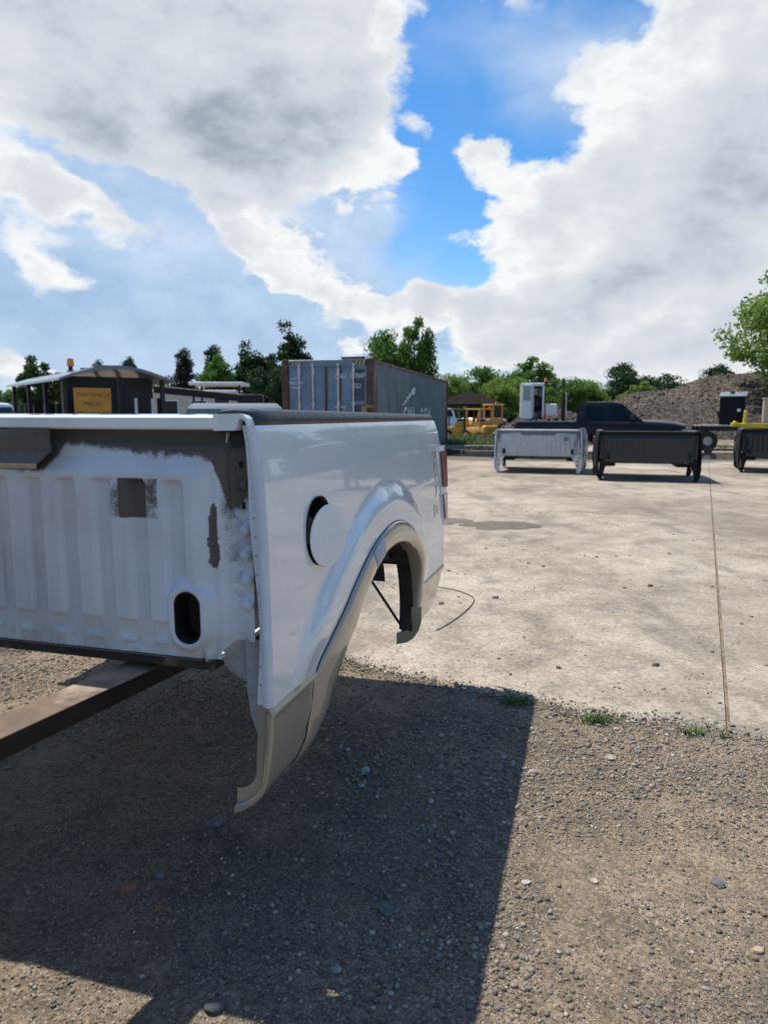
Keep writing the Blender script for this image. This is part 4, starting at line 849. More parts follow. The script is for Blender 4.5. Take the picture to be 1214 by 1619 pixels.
# ------------------------------------------------------------------ pickup trucks
def pickup(name, loc, rz, paint, label, lod=1, H_=1.76, cat='pickup truck', L=5.75):
    t = empty(name, loc, rz, label, cat); hw = .96
    def ring(x, w, zb, zs, zt, wt): 
        h = [(-w*.93, zb), (-w, zb+.14), (-w-.012, (zb+zs)/2), (-w+.004, zs-.10), (-wt-.02, zs-.02), (-wt+.03, zs), (-wt*.5, zt), (0, zt+.008)]
        return [(x, y, z) for y, z in h]+[(x, -y, z) for y, z in h[-2::-1]]
    st = [(0.0, .90, .55, 1.05, 1.05, .86), (.05, .945, .50, 1.10, 1.10, .90), (.6, hw, .46, 1.115, 1.115, .92), (1.6, hw, .44, 1.115, 1.115, .92), (2.02, hw, .44, 1.115, 1.115, .92), (2.1, hw, .44, 1.125, 1.14, .90), (3.4, hw, .44, 1.12, 1.14, .90), (4.05, hw, .44, 1.13, 1.165, .88),
          (4.6, hw, .46, 1.10, 1.17, .87), (5.2, .95, .48, 1.05, 1.12, .84), (5.5, .93, .50, .99, 1.05, .80), (5.62, .90, .52, .94, .98, .76), (5.68, .86, .56, .88, .91, .72)]
    b = B(); b.loft([ring(*q) for q in st]); body = b.build('body', paint, t, 40)
    # greenhouse
    prof = [(2.06, 1.10), (2.12, 1.45), (2.20, H_-.06), (2.36, H_), (2.95, H_+.012), (3.30, H_-.005), (3.52, H_-.05), (3.85, 1.42), (4.22, 1.13)]
    def gy(z): return np.interp(z, [1.10, H_-.05, H_+.02], [.90, .735, .66])
    b = B(); b.loft([[(x, f*gy(z), z+(0.02*(1-f*f) if z > 1.6 else 0)) for x, z in prof] for f in (-1, -.8, -.4, 0, .4, .8, 1)]); cab = b.build('cab', paint, t, 35)
    def side_win(poly, s, nm):
        B().prism([(x, s*(gy(z)+.004), z) for x, z in poly], (0, s*.006, 0)).build(nm, GLASS_D, cab)
    for s in (-1, 1):
        side_win([(2.32, 1.20), (2.36, H_-.11), (2.95, H_-.09), (2.95, 1.20)], s, 'rear_window'); side_win([(3.06, 1.20), (3.06, H_-.09), (3.36, H_-.10), (3.50, H_-.16), (3.88, 1.22)], s, 'front_window')
        for x in (2.18, 3.005, 4.0): B().box((x, s*.963, .80), (.012, .012, .62)).build('door_seam', BLACK_RB, t)
        for x in (2.42, 3.14): B().box((x, s*.972, 1.00), (.16, .02, .03), .006).build('door_handle', paint, t)
        m_ = B().box((3.86, s*1.08, 1.25), (.10, .17, .20), .03, seg=2).build('mirror', BLACK_PL, t); B().box((3.86, s*.95, 1.20), (.04, .14, .04), .01).build('mirror_arm', BLACK_PL, m_)
        B().box((.03, s*.90, .90), (.10, .09, .34), .02).build('tail_light', RED_L, t); B().box((5.58, s*.76, .86), (.14, .26, .16), .04, seg=2).build('headlight', GLASS_L, t)
        for x in (1.18, 4.85):
            b = B(); b.loft([[(x+r*math.cos(a), s*y, .40+r*math.sin(a)) for a in np.linspace(0, 2*math.pi, 36, endpoint=False)] for r, y in ((.26, .93), (.37, .94), (.395, .90), (.395, .72), (.37, .68))]); w = b.build('wheel', TYRE, t, 40)
            b = B(); b.loft([[(x+r*math.cos(a), s*y, .40+r*math.sin(a)) for a in np.linspace(0, 2*math.pi, 24, endpoint=False)] for r, y in ((.255, .945), (.235, .935), (.08, .925), (.04, .95))]); b.build('rim', RIM, w, 40)
            b = B(); b.cyl((x, s*.90, .42), (x, s*.971, .42), .45, n=32); b.build('wheel_arch', BLACK_RB, t)
    ws = [(x, z) for x, z in ((3.575, H_-.075), (4.13, 1.205))]
    B().prism([(ws[0][0], -.62, ws[0][1]), (ws[0][0], .62, ws[0][1]), (ws[1][0]+.02, .80, ws[1][1]), (ws[1][0]+.02, -.80, ws[1][1])], (.012, 0, .008)).build('windscreen', GLASS_L, cab)
    B().prism([(2.155, -.62, H_-.14), (2.155, .62, H_-.14), (2.07, .74, 1.20), (2.07, -.74, 1.20)], (-.008, 0, 0)).build('back_window', GLASS_D, cab)
    B().box((-.06, 0, .58), (.14, 1.8, .18), .03).build('rear_bumper', CHROME if paint is not BLK else BLACK_PL, t); B().box((5.70, 0, .60), (.14, 1.8, .22), .05, seg=2).build('front_bumper', BLACK_PL, t)
    B().box((5.66, 0, .83), (.08, 1.1, .20), .02).build('grille', BLACK_PL, t); B().box((1.05, 0, 1.108), (1.85, 1.62, .02)).build('bed_well', BLACK_RB, t)
    return t
a = math.radians(-19)
pickup('pickup_truck', (4.88, 25.9, 0), a, BLK, 'glossy black crew cab pickup parked behind the silver and black beds')

# ------------------------------------------------------------------ shipping container
CY_ = math.radians(14); con = empty('shipping_container', (-.28, 18.2, 0), -CY_, 'weathered blue grey shipping container with rusty corner posts and white lettering', 'container')
CH, CWD, CLN = 2.76, 2.44, 12.19
CSIDE = mat('container_side_paint', (0.145, 0.185, 0.185), 0.55, var=0.18, vscale=1.5, col2=(0.085, 0.05, 0.034), c2amt=0.30, c2scale=3.5, streak=True)
CDOOR = mat('container_door_paint', (0.15, 0.21, 0.28), 0.5, var=0.15, vscale=2, col2=(0.075, 0.05, 0.045), c2amt=0.28, c2scale=3, streak=True)
CDARK = mat('container_dark_patch', (0.050, 0.055, 0.085), 0.5, var=0.1)
RUST = mat('rust', (0.085, 0.040, 0.024), 0.85, var=0.3, vscale=6, col2=(0.14, 0.07, 0.035), c2amt=0.6, c2scale=9, bump=0.4, bscale=60)
STENCIL = mat('white_stencil', (0.80, 0.81, 0.80), 0.7, var=0.12, vscale=20, col2=(0.35, 0.37, 0.39), c2amt=0.12, c2scale=14)
BARS = mat('galvanised_bar', (0.60, 0.57, 0.53), 0.5, metal=0.3, var=0.2, vscale=8, col2=(0.16, 0.09, 0.06), c2amt=0.3, c2scale=8)
# corrugated sides
def corr(x, sgn):
    per = .278; n = int((CLN-.3)/per); ys_ = []; d = []
    for i in range(n):
        y = .15+i*per; ys_ += [y, y+.072, y+.139, y+.211]; d += [0, 0, -.036, -.036]
    ys_.append(.15+n*per); d.append(0)
    V = [(x+sgn*q, y, z) for z in (.16, CH-.10) for y, q in zip(ys_, d)]; m_ = len(ys_)
    return mesh('side_wall', V, [(i, i+1, m_+i+1, m_+i) for i in range(m_-1)])
link('side_wall', corr(-.012, 1), CSIDE, con); link('side_wall', corr(-CWD+.012, -1), CSIDE, con)
B().box((-CWD/2, CLN/2, CH-.045), (CWD-.1, CLN-.1, .03)).build('roof', CSIDE, con); B().box((-CWD/2, CLN/2, .14), (CWD-.04, CLN-.04, .05)).build('floor', RUST, con)
B().box((-CWD/2, CLN-.03, CH/2), (CWD-.2, .04, CH-.25)).build('end_wall', CSIDE, con)
for x in (-.08, -CWD+.08):
    for y in (.06, CLN-.08): B().box((x, y, CH/2), (.16, .16, CH-.236), .01).build('corner_post', RUST, con)
    for z in (.059, CH-.059):
        for y in (.085, CLN-.085): B().box((x, y, z), (.178, .178, .118), .012).build('corner_casting', RUST, con)
for x in (-.035, -CWD+.035):
    B().box((x, CLN/2, CH-.07), (.07, CLN-.36, .08), .008).build('top_rail', mat('rusty_rail', (0.17, 0.13, 0.10), 0.8, var=0.3, vscale=4, col2=(0.08, 0.04, 0.025), c2amt=0.6, c2scale=5), con); B().box((x, CLN/2, .10), (.07, CLN-.36, .14), .008).build('bottom_rail', RUST, con)
hd = B().box((-CWD/2, .05, CH-.10), (CWD-.36, .11, .17), .01).build('door_header', CDOOR, con)
STRY = mat('hazard_yellow', (0.60, 0.36, 0.03), 0.6, var=0.15, vscale=20); STRK = mat('hazard_black', (0.02, 0.02, 0.02), 0.6, var=0.1)
for x0 in (-.17-.36, -CWD+.20):
    for k in range(7):
        x = x0+k*.05; B().prism([(x, -.006, CH-.135), (x+.05, -.006, CH-.135), (x+.085, -.006, CH-.065), (x+.035, -.006, CH-.065)], (0, -.002, 0)).build('hazard_stripe', STRY if k % 2 else STRK, hd)
B().box((-.52, .03, CH+.02), (.62, .14, .05), .012).build('bent_flashing', RUST, con)
for x0, x1 in ((-CWD+.17, -1.275), (-1.235, -.17)):
    dr = B().box(((x0+x1)/2, .055, 1.37), (x1-x0-.01, .04, 2.42), .005).build('door', CDOOR, con)
    for z0, z1 in ((.22, .82), (.88, 1.60), (1.70, 2.50)):
        w = (x1-x0)
        for i in range(3): B().box((x0+w*(.19+.31*i), .030, (z0+z1)/2), (w*.27, .016, z1-z0), .007).build('door_panel', CDARK if (i == 2 and x1 > -.5) else CDOOR, dr)
    for k in (.30, .68):
        x = x0+(x1-x0)*k; rd = B().cyl((x, -.015, .20), (x, -.015, CH-.11), .026, n=12).build('lock_rod', BARS, dr, 60)
        for z in (.35, 1.05, 1.62, 2.45): B().box((x, -.006, z), (.075, .045, .09 if z < 2 else .17), .008).build('rod_bracket', BARS, rd)
B().box((-1.255, .028, 1.37), (.05, .02, 2.42)).build('door_gasket', RUST, con); B().box((-.10, -.04, 1.56), (.20, .06, .09), .008).build('hinge_lug', mat('ochre_lug', (0.25, 0.15, 0.07), 0.7, var=0.2), con); B().box((-.20, -.01, 1.36), (.20, .012, .42), .004).build('data_plate', mat('ochre_plate', (0.30, 0.22, 0.10), 0.6, var=0.2, vscale=20), con)
def letter(body, size, x, z, spacing=1.0, sx=1.0, y=.018):
    me = text_mesh(body, size, 'lettering', spacing); me.transform(Matrix.Translation((x, y, z)) @ Matrix.Rotation(math.pi/2, 4, 'X') @ Matrix.Diagonal((sx, 1, 1, 1))); link('lettering', me, STENCIL, con)
letter('CMAU', .165, -1.02, 2.27, 1.05, .62); letter('507647', .175, -.60, 2.27, 1.05, .70); letter('5', .13, -.19, 2.28, 1, .7); letter('45G1', .17, -.58, 2.02, 1.05, .70)
letter('CMA CGM', .11, -2.32, 2.12, 1.05, .82); letter('MAX. GROSS', .075, -1.02, 1.52, 1.0, .7)
for z0, sg in ((2.26, 1), (2.07, -1)):
    pts = [(-2.22+.30*k, .015, z0+sg*.035*math.sin(k*math.pi)) for k in np.linspace(0, 1, 9)]; B().tube(pts, .009, 6).build('logo_swoosh', STENCIL, con, 60)
# big worn lettering on the side: each letter follows the wall
for i, ch in enumerate('CMA CGM'):
    if ch == ' ': continue
    me = text_mesh(ch, 1.15, 'lettering', 1, .004); me.transform(Matrix.Translation((.003, 3.5+i*.66, .80)) @ Matrix.Rotation(math.pi/2, 4, 'Z') @ Matrix.Rotation(math.pi/2, 4, 'X') @ Matrix.Diagonal((.72, 1, 1, 1))); link('lettering', me, STENCIL, con)
for (y0, z0, sz) in ((3.62, 1.66, .05), (3.85, 1.74, .08), (4.15, 1.84, .13), (4.5, 1.94, .17), (4.85, 2.05, .24), (5.15, 2.10, .26)):
    B().prism([(-.004, y0-.13, z0-sz*.4), (-.004, y0+.12, z0-sz*.3), (-.004, y0+.15, z0+sz*.5), (-.004, y0-.09, z0+sz*.4)], (.008, 0, 0)).build('logo_fragment', STENCIL, con)

# ------------------------------------------------------------------ earth and gravel piles
PILE_D = earth_material('dark_spoil', [(0.3, (0.045, 0.040, 0.036)), (0.5, (0.085, 0.074, 0.064)), (0.7, (0.13, 0.115, 0.098))], big=0.5, pebble=(9, 0.5), relief=1.0, distance=0.08)
PILE_G = earth_material('crushed_stone', [(0.34, (0.046, 0.039, 0.032)), (0.47, (0.078, 0.065, 0.050)), (0.58, (0.115, 0.092, 0.066)), (0.7, (0.075, 0.067, 0.058))], big=0.22, pebble=(8, 0.5), relief=1.0, distance=0.08)
def pile(x0, x1, y0, y1, step, fn, m, label, nst, rr, pal, seed):
    xs_ = np.arange(x0, x1+step, step); ys_ = np.arange(y0, y1+step, step); X_, Y_ = np.meshgrid(xs_, ys_); Z_ = fn(X_, Y_)+.10*vnoise(X_*1.2, Y_*1.2, seed, 4, .6)+.05*vnoise(X_*5, Y_*5, seed+1, 3)
    Z_ = np.where(fn(X_, Y_) < .02, -.25, Z_); V = np.stack([X_, Y_, Z_], -1).reshape(-1, 3); F = grid_faces(*X_.shape); F = F[V[F][:, :, 2].max(1) > -.2]
    o = link('gravel_pile', npmesh('gravel_pile', V, F, True), m); tag(o, label, 'gravel pile')
    px_ = rng.uniform(x0, x1, nst*3); py_ = rng.uniform(y0, y1, nst*3); hz = fn(px_, py_)+.10*vnoise(px_*1.2, py_*1.2, seed, 4, .6)+.05*vnoise(px_*5, py_*5, seed+1, 3); k = fn(px_, py_) > .05; px_, py_, hz = px_[k][:nst], py_[k][:nst], hz[k][:nst]
    R_ = np.clip(rr*(1-rng.random(len(px_)))**-.42, 0, rr*6); s = stones('rubble', np.stack([px_, py_, hz], -1), R_, STONE, pal[0], pal[1], .3, (.5, .9), True); s.parent = o; return o
def cone(X_, Y_, cx, cy, rx, ry, h, p=1.0): return h*np.clip(1-np.sqrt(((X_-cx)/rx)**2+((Y_-cy)/ry)**2+.004), 0, None)**p
def smax(*a):
    out = a[0]
    for q in a[1:]: out = np.maximum(out, q)
    return out
palD = (np.array([(.10, .09, .08), (.15, .13, .115), (.06, .055, .05), (.30, .28, .25)]), np.array([.4, .3, .22, .08]))
palG = (np.array([(.08, .067, .054), (.12, .098, .072), (.055, .049, .042), (.16, .128, .094), (.30, .27, .23)]), np.array([.3, .3, .2, .13, .07]))
pile(4.4, 12.5, 31.0, 38.5, .16, lambda X_, Y_: smax(cone(X_, Y_, 8.0, 34.6, 3.4, 3.4, 2.0), cone(X_, Y_, 10.3, 35, 2.6, 3.0, 1.75)), PILE_D, 'small dark spoil heap between the yellow machines and white yard truck', 8000, .020, palD, 61)
def ridge(X_, Y_):
    h = np.interp(X_, [8.5, 11.75, 13.8, 15.2, 16.6, 18.2, 19.4, 21, 24.3, 29, 34, 41], [0, 1.2, 1.95, 2.55, 2.85, 2.95, 3.5, 3.85, 4.1, 4.3, 3.6, 0]); yc = 45+.06*(X_-18)
    return h*np.clip(1-(abs(Y_-yc)/(1.9*h+.6))**1.15, 0, None)
pile(8.5, 41, 36.5, 54.5, .20, ridge, PILE_G, 'long high ridge of crushed stone behind the black pickup', 26000, .020, palG, 71)

# ------------------------------------------------------------------ white yard tractor
WCAB = mat('white_cab_paint', (0.70, 0.71, 0.70), 0.35, coat=0.6, var=0.06)
yt = empty('yard_tractor', (6.12, 29.6, 0), math.radians(-8), 'white narrow cab yard tractor with amber beacon behind the black pickup', 'yard tractor'); yt.scale = (.84, 1, 1)
B().box((0, 2.2, .75), (.95, 5.0, .30), .03).build('chassis', STEEL_D, yt)
for x in (-.52, .52): B().box((x, 0.75, 1.9), (.05, 1.4, 1.35), .01).build('cab_side', WCAB, yt)
B().box((0, .75, 2.60), (1.10, 1.45, .08), .02).build('cab_roof', WCAB, yt); B().box((0, .75, 1.20), (1.08, 1.4, .10), .01).build('cab_floor', STEEL_D, yt); B().box((0, 1.43, 1.55), (1.0, .05, .7), .01).build('cab_front', WCAB, yt)
B().box((0, 1.44, 2.22), (.98, .02, .66)).build('windscreen', GLASS_L, yt)
for x in (-.50, .03, .50): B().box((x, .05, 1.90), (.07 if x != .03 else .05, .06, 1.36), .01).build('door_post', WCAB, yt)
B().box((0, .05, 2.55), (1.04, .06, .07), .01).build('door_head', WCAB, yt)
dr = B().box((-.28, -.02, 1.55), (.52, .045, .75), .01).build('sliding_door', WCAB, yt)
for x in (-.50, -.06): B().box((x, -.02, 2.22), (.07, .045, .68), .008).build('door_stile', WCAB, dr)
B().box((-.28, -.02, 2.53), (.52, .045, .06), .008).build('door_top', WCAB, dr); B().box((-.28, -.015, 2.23), (.38, .012, .60), .004).build('door_glass', GLASS_L, dr)
B().box((.22, .7, 1.55), (.42, .45, .14), .04).box((.22, .45, 1.85), (.42, .12, .5), .04).build('seat', BLACK_RB, yt); B().cyl((.2, 1.05, 1.95), (.2, 1.15, 2.02), .19, n=20).build('steering_wheel', BLACK_RB, yt)
bc = B().cyl((.62, .2, 2.64), (.62, .2, 2.70), .07, n=14).build('beacon_base', STEEL_D, yt); B().cyl((.62, .2, 2.70), (.62, .2, 2.84), .075, .06, n=14).build('beacon', ORANGE, bc)
stk = B().cyl((1.62, 1.2, .9), (1.62, 1.2, 2.15), .10, n=14).build('exhaust_stack', STEEL_D, yt, 60); B().tube([(1.62, 1.2, 2.1), (1.62, 1.2, 2.65), (1.60, 1.15, 2.78), (1.54, 1.05, 2.84)], .055, 10).build('exhaust_pipe', STEEL_D, stk, 60); B().box((1.74, 1.1, 1.75), (.04, .14, 1.0), .008).build('heat_shield', BARS, stk)
B().box((.60, -.03, 1.36), (.06, .02, .42)).build('reflective_strip', mat('red_tape', (0.5, 0.03, 0.03), 0.4, var=0.3, vscale=30), yt); B().box((.98, 1.0, 1.55), (.55, .5, .5), .03).build('tool_box', WCAB, yt)
for x in (-.55, .55):
    for y in (.6, 3.9): B().cyl((x-.16, y, .5), (x+.16, y, .5), .5, n=28).build('wheel', TYRE, yt)

# ------------------------------------------------------------------ open pavilion
BRN = mat('brown_shingle', (0.020, 0.015, 0.014), 0.9, spec=0.05, var=0.2, vscale=3); WOODP = mat('weathered_post', (0.20, 0.16, 0.115), 0.8, var=0.2, vscale=5)
c = at(746, 655, 52); pv = empty('pavilion', (c[0]-.15, 52, 0), math.radians(-28), 'open pavilion with low brown hipped roof in front of trees', 'pavilion')
b = B(); hw, hl, ze, zr = 1.95, 2.35, 2.06, 3.0
for P in ([(-hw, -hl, ze), (hw, -hl, ze), (.0, -.5, zr)], [(hw, -hl, ze), (hw, hl, ze), (0, .5, zr), (0, -.5, zr)], [(hw, hl, ze), (-hw, hl, ze), (0, .5, zr)], [(-hw, hl, ze), (-hw, -hl, ze), (0, -.5, zr), (0, .5, zr)]): b.prism(P, (0, 0, -.10))
b.build('roof', BRN, pv, None)
for x in (-hw+.25, hw-.25):
    for y in (-hl+.25, 0, hl-.25): B().box((x, y, 1.0), (.15, .15, 2.0), .01).build('post', WOODP, pv)
    B().box((x, 0, 1.93), (.12, 2*hl-.4, .16), .008).build('beam', WOODP, pv)

# ------------------------------------------------------------------ yellow machines by the pile
def wheelpart(t, x, y, r, w, rim=YEL):
    wh = B().cyl((x-w/2, y, r), (x+w/2, y, r), r, n=24).build('wheel', TYRE, t); B().cyl((x-w/2-.02, y, r), (x+w/2+.02, y, r), r*.5, n=16).build('rim', rim, wh)
def lift_truck(loc, rz, label, canopy=True, dark=False):
    t = empty('lift_truck', loc, rz, label, 'forklift'); t.scale = (.82, .82, .80)
    B().box((0, -.15, .62), (1.05, 1.5, .55), .08, seg=2).build('body', YEL, t); B().box((0, -1.0, .66), (1.10, .45, .72), .14, seg=3).build('counterweight', YEL, t); B().box((0, -.35, 1.05), (.8, .8, .35), .06, seg=2).build('engine_cover', YEL, t)
    for x in (-.48, .48):
        for y in (.55, -.65): B().box((x, y, 1.35), (.08, .08, 1.35), .01).build('guard_post', STEEL_D if dark else YEL, t)
        B().box((x*.8, .85, 1.05), (.09, .14, 1.9), .01).build('mast_rail', STEEL_D, t)
        wheelpart(t, x, .5, .36, .26); wheelpart(t, x, -.75, .30, .22)
    B().box((0, -.05, 2.02), (1.1, 1.35, .07), .02).build('overhead_guard', STEEL_D if dark else YEL, t)
    B().box((0, -.25, 1.32), (.45, .4, .15), .04).build('seat', BLACK_RB, t); B().cyl((.45, -.5, 2.06), (.45, -.5, 2.2), .06, n=10).build('beacon', ORANGE, t); return t
def loader(loc, rz, label):
    t = empty('wheel_loader', loc, rz, label, 'loader'); t.scale = (.80, .80, .80)
    B().box((0, -.9, .95), (1.3, 1.6, .75), .12, seg=3).build('engine_hood', YEL, t); B().box((0, .3, 1.0), (1.15, .9, .7), .06, seg=2).build('body', YEL, t)
    for x in (-.52, .52):
        for y in (-.15, .7): B().box((x, y, 1.85), (.09, .09, 1.15), .01).build('cab_post', YEL, t)
        wheelpart(t, x*1.2, -.9, .50, .36); wheelpart(t, x*1.2, .75, .50, .36); B().box((x*.9, 1.35, .75), (.12, 1.3, .2), .02, rot=(-.35, 0, 0)).build('lift_arm', YEL, t)
    B().box((0, .28, 2.42), (1.25, 1.2, .09), .03).build('cab_roof', YEL, t); B().box((0, .28, 1.9), (.98, .72, .9)).build('cab_glass', GLASS_D, t)
    B().box((0, 2.0, .45), (1.7, .5, .6), .08).build('bucket', YEL, t); B().cyl((.3, .28, 2.47), (.3, .28, 2.64), .07, n=10).build('beacon', ORANGE, t); return t
def px(x, Y): return (x-PW/2)/FPX*Y
lift_truck((px(722, 37), 37.5, 0), math.radians(75), 'yellow forklift with black mast nearest the container end', True, True)
lift_truck((px(757, 36), 36.5, 0), math.radians(35), 'yellow forklift with yellow overhead guard at the foot of the spoil heap')
loader((px(777, 43), 44, 0), math.radians(-60), 'yellow wheel loader with cab and orange beacon behind the spoil heap')
WCAR = mat('white_car_paint', (0.72, 0.73, 0.74), 0.3, coat=1.0, var=0.04); RCAR = mat('red_car_paint', (0.35, 0.02, 0.02), 0.3, coat=1.0, var=0.08); GCAR = mat('grey_blue_car_paint', (0.22, 0.27, 0.30), 0.3, coat=1.0, var=0.05)
pickup('pickup_truck', (px(714, 46), 47, 0), math.radians(100), WCAR, 'white pickup parked among the yellow machines')
pickup('pickup_truck', (px(738, 48), 49, 0), math.radians(60), RCAR, 'red pickup parked behind the yellow forklifts')

# ------------------------------------------------------------------ trailer with black cabinet, yellow beam, tan box
tr = empty('flatbed_trailer', (px(1150, 27.5), 27.5, 0), math.radians(-14), 'low flatbed trailer with rusty deck edge carrying a black cabinet', 'trailer')
DECK = mat('rusty_deck', (0.30, 0.31, 0.33), 0.5, metal=0.3, var=0.2, vscale=3, col2=(0.22, 0.07, 0.03), c2amt=0.6, c2scale=1.3)
for k in range(6): B().box((-.93+k*.62, .0, .93), (.612, 1.9, .05), .006).build('deck_plate', DECK, tr)
B().box((.6, 0, .82), (3.7, .12, .16), .01).box((.6, -.8, .82), (3.7, .08, .16), .01).box((.6, .8, .82), (3.7, .08, .16), .01).box((-.95, 0, .55), (.10, 1.5, .45), .01).box((.9, 0, .55), (.10, 1.5, .45), .01).build('frame', STEEL_D, tr)
for x in (-.95, .9):
    for y in (-.82, .82): w = B().cyl((x, y-.1, .36), (x, y+.1, .36), .36, n=24).build('wheel', TYRE, tr); B().cyl((x, y-.115, .36), (x, y+.115, .36), .17, n=14).build('rim', RIM, w)
pvx = .12
cb = empty('steel_cabinet', (px(1158, 27.3), 27.6, .955), math.radians(-30), 'tall black steel cabinet with sloping lid on the trailer', 'cabinet')
B().box((0, 0, .53), (.86, .80, 1.06), .012).build('body', BLK_F, cb); b = B(); b.prism([(-.47, -.44, 1.062), (.47, -.44, 1.062), (.47, .44, 1.24), (-.47, .44, 1.24)], (0, 0, .035)); B().prism([(-.425, -.395, 1.058), (-.425, .395, 1.058), (-.425, .395, 1.225)], (.85, 0, 0)).build('lid_riser', BLK_F, cb); b.build('lid', mat('grey_lid', (0.10, 0.115, 0.135), 0.3, coat=0.6, var=0.15), cb, None)
B().box((.0, -.408, .53), (.74, .016, .94), .006).build('door', BLK_F, cb); B().box((.24, -.42, .56), (.12, .012, .10), .003).build('label_plate', STENCIL, cb); B().cyl((-.44, 0, .45), (-.52, 0, .45), .16, n=18).build('round_vent', BLACK_RB, cb); B().box((-.05, .2, 1.25), (.16, .12, .07), .01).build('lid_vent', BLACK_RB, cb)
ym = empty('lifting_beam', (px(1154, 24.6), 24.6, 0), math.radians(-4), 'bright yellow steel beam attachment above the rightmost black bed', 'lifting beam')
B().box((1.3, 0, .97), (2.0, .16, .17), .012).build('beam', YEL2, ym); B().box((.25, 0, 1.0), (.62, .12, .13), .015).build('nose', YEL2, ym); B().box((.38, 0, 1.22), (.12, .08, .55), .02, taper=(.6, 1)).build('upright', YEL2, ym); B().box((.05, 0, 1.05), (.12, .10, .16), .03).build('lug', YEL2, ym)
me = text_mesh('F/2', .09, 'lettering'); me.transform(Matrix.Translation((1.05, -.083, .94)) @ Matrix.Rotation(math.pi/2, 4, 'X')); link('lettering', me, STRK, ym)
for x in (.6, 2.0): B().box((x, 0, .445), (.12, .4, .89), .01).build('stand_leg', STEEL_D, ym)
TAN = mat('tan_box_paint', (0.47, 0.38, 0.25), 0.5, var=0.06)
tb = empty('utility_box', (px(1222, 25.4), 25.6, 0), math.radians(-24), 'tan sheet metal utility box at the right photo edge', 'utility box')
B().box((0, 0, 1.48), (.72, .72, .84), .012).build('body', TAN, tb); B().box((0, 0, 1.915), (.78, .78, .04), .012).build('lid', TAN, tb); B().box((0, 0, .98), (.66, .66, .16), .01).build('plinth', BLACK_RB, tb); B().box((0, 0, .45), (.60, .60, .90), .02).build('pallet_stand', STEEL_D, tb)

# timber sleepers by the puddle
for i, (x0, y0, L_, a, w) in enumerate(((2.55, 24.6, 1.0, -8, .22), (2.95, 27.6, 3.4, -4, .24), (3.3, 23.6, 1.5, -3, .10))):
    tag(link('timber_sleeper', B().box((0, 0, .08), (L_, w, .16), .012).me('timber_sleeper'), mat('old_timber_%d' % i, ((.055, .05, .045), (.36, .31, .24), (.28, .22, .15))[i], .85, var=.3, vscale=7, col2=(.03, .027, .025), c2amt=.3, c2scale=4), None, (x0, y0, .006), math.radians(a)),
        ('short dark wet timber at the puddle edge behind the container corner', 'long pale timber kerb between grass and puddle', 'thin pale plank lying at the edge of the puddle')[i], 'timber')

# ------------------------------------------------------------------ left background: open tram car, boom, canopy, cars
TRM = mat('tram_black', (0.014, 0.014, 0.016), 0.5, var=0.2); TRF = mat('tram_roof_grey', (0.17, 0.185, 0.21), 0.35, coat=0.4, var=0.1, vscale=3)
c = at(186, 655, 16.0); ty = math.radians(38); tm = empty('tram_car', (c[0], 16.0, 0), ty, 'open sided tram car with curved grey roof and black posts', 'tram car')
tw, tl, th = 1.12, 5.2, 2.12      # half width, length, eave height ; local x across the end, y backwards
n = 14; prof = [(-tw-.12+2*(tw+.12)*k/n, th+.30*math.sin(math.pi*k/n)) for k in range(n+1)]
rings = [[(x, y, z) for x, z in prof]+[(x, y, z-.05-.03*math.sin(math.pi*i/n)) for i, (x, z) in reversed(list(enumerate(prof)))] for y in (-.25, 0, tl*.5, tl)]
rf = B().loft(rings).build('roof', TRF, tm, 40)
for y in (.6, 1.8, 3.0, 4.2): B().box((0, y, th+.31), (.5, .14, .07), .03).build('roof_vent', TRM, rf)
B().box((0, tl/2, .62), (2*tw, tl, .12), .02).build('floor', TRM, tm)
for x in (-tw+.05, tw-.05):
    for y in (.06, 1.7, 3.4, tl-.06): B().box((x, y, 1.40), (.09, .09, 1.50), .01).build('post', TRM, tm)
    B().box((x, tl/2, .95), (.05, tl, .55), .01).build('side_panel', TRM, tm)
B().box((.05, .06, 1.40), (.09, .09, 1.55), .01).build('post', TRM, tm); B().box((0, .55, 1.45), (2*tw-.2, .05, 1.5), .01).build('bulkhead', TRM, tm); B().box((0, .03, .95), (2*tw, .05, .6), .01).build('end_panel', TRM, tm)
for y in (1.3, 2.4, 3.5, 4.5): B().box((0, y, 1.15), (2*tw-.3, .12, .9), .02).build('bench', TRM, tm)
for x in (.42, .80): B().cyl((x, -.02, .9), (x, -.02, 1.72), .035, n=10).build('grab_pole', mat('white_pole', (0.55, 0.55, 0.55), 0.4, var=0.1), tm)
for x in (-tw+.2, tw-.2):
    for y in (.9, tl-.9): B().cyl((x-.12, y, .36), (x+.12, y, .36), .36, n=24).build('wheel', TYRE, tm)
sg = B().box((-.52, -.03, 1.52), (.78, .02, .82), .004).build('warning_sign', mat('sign_yellow', (0.55, 0.26, 0.03), 0.55, var=0.1), tm)
for body, z, x, s in (('THIS VEHICLE', 1.74, -.86, .115), ('MAKES', 1.55, -.72, .12), ('FREQUENT STOPS', 1.35, -.87, .098)):
    me = text_mesh(body, s, 'lettering'); me.transform(Matrix.Translation((x, -.042, z)) @ Matrix.Rotation(math.pi/2, 4, 'X')); link('lettering', me, STRK, sg)
bcn = B().cyl((-.62, 1.2, th+.22), (-.62, 1.2, th+.33), .05, n=12).build('beacon_base', TRM, rf); B().cyl((-.62, 1.2, th+.33), (-.62, 1.2, th+.50), .085, .07, n=14).build('beacon', ORANGE, bcn)

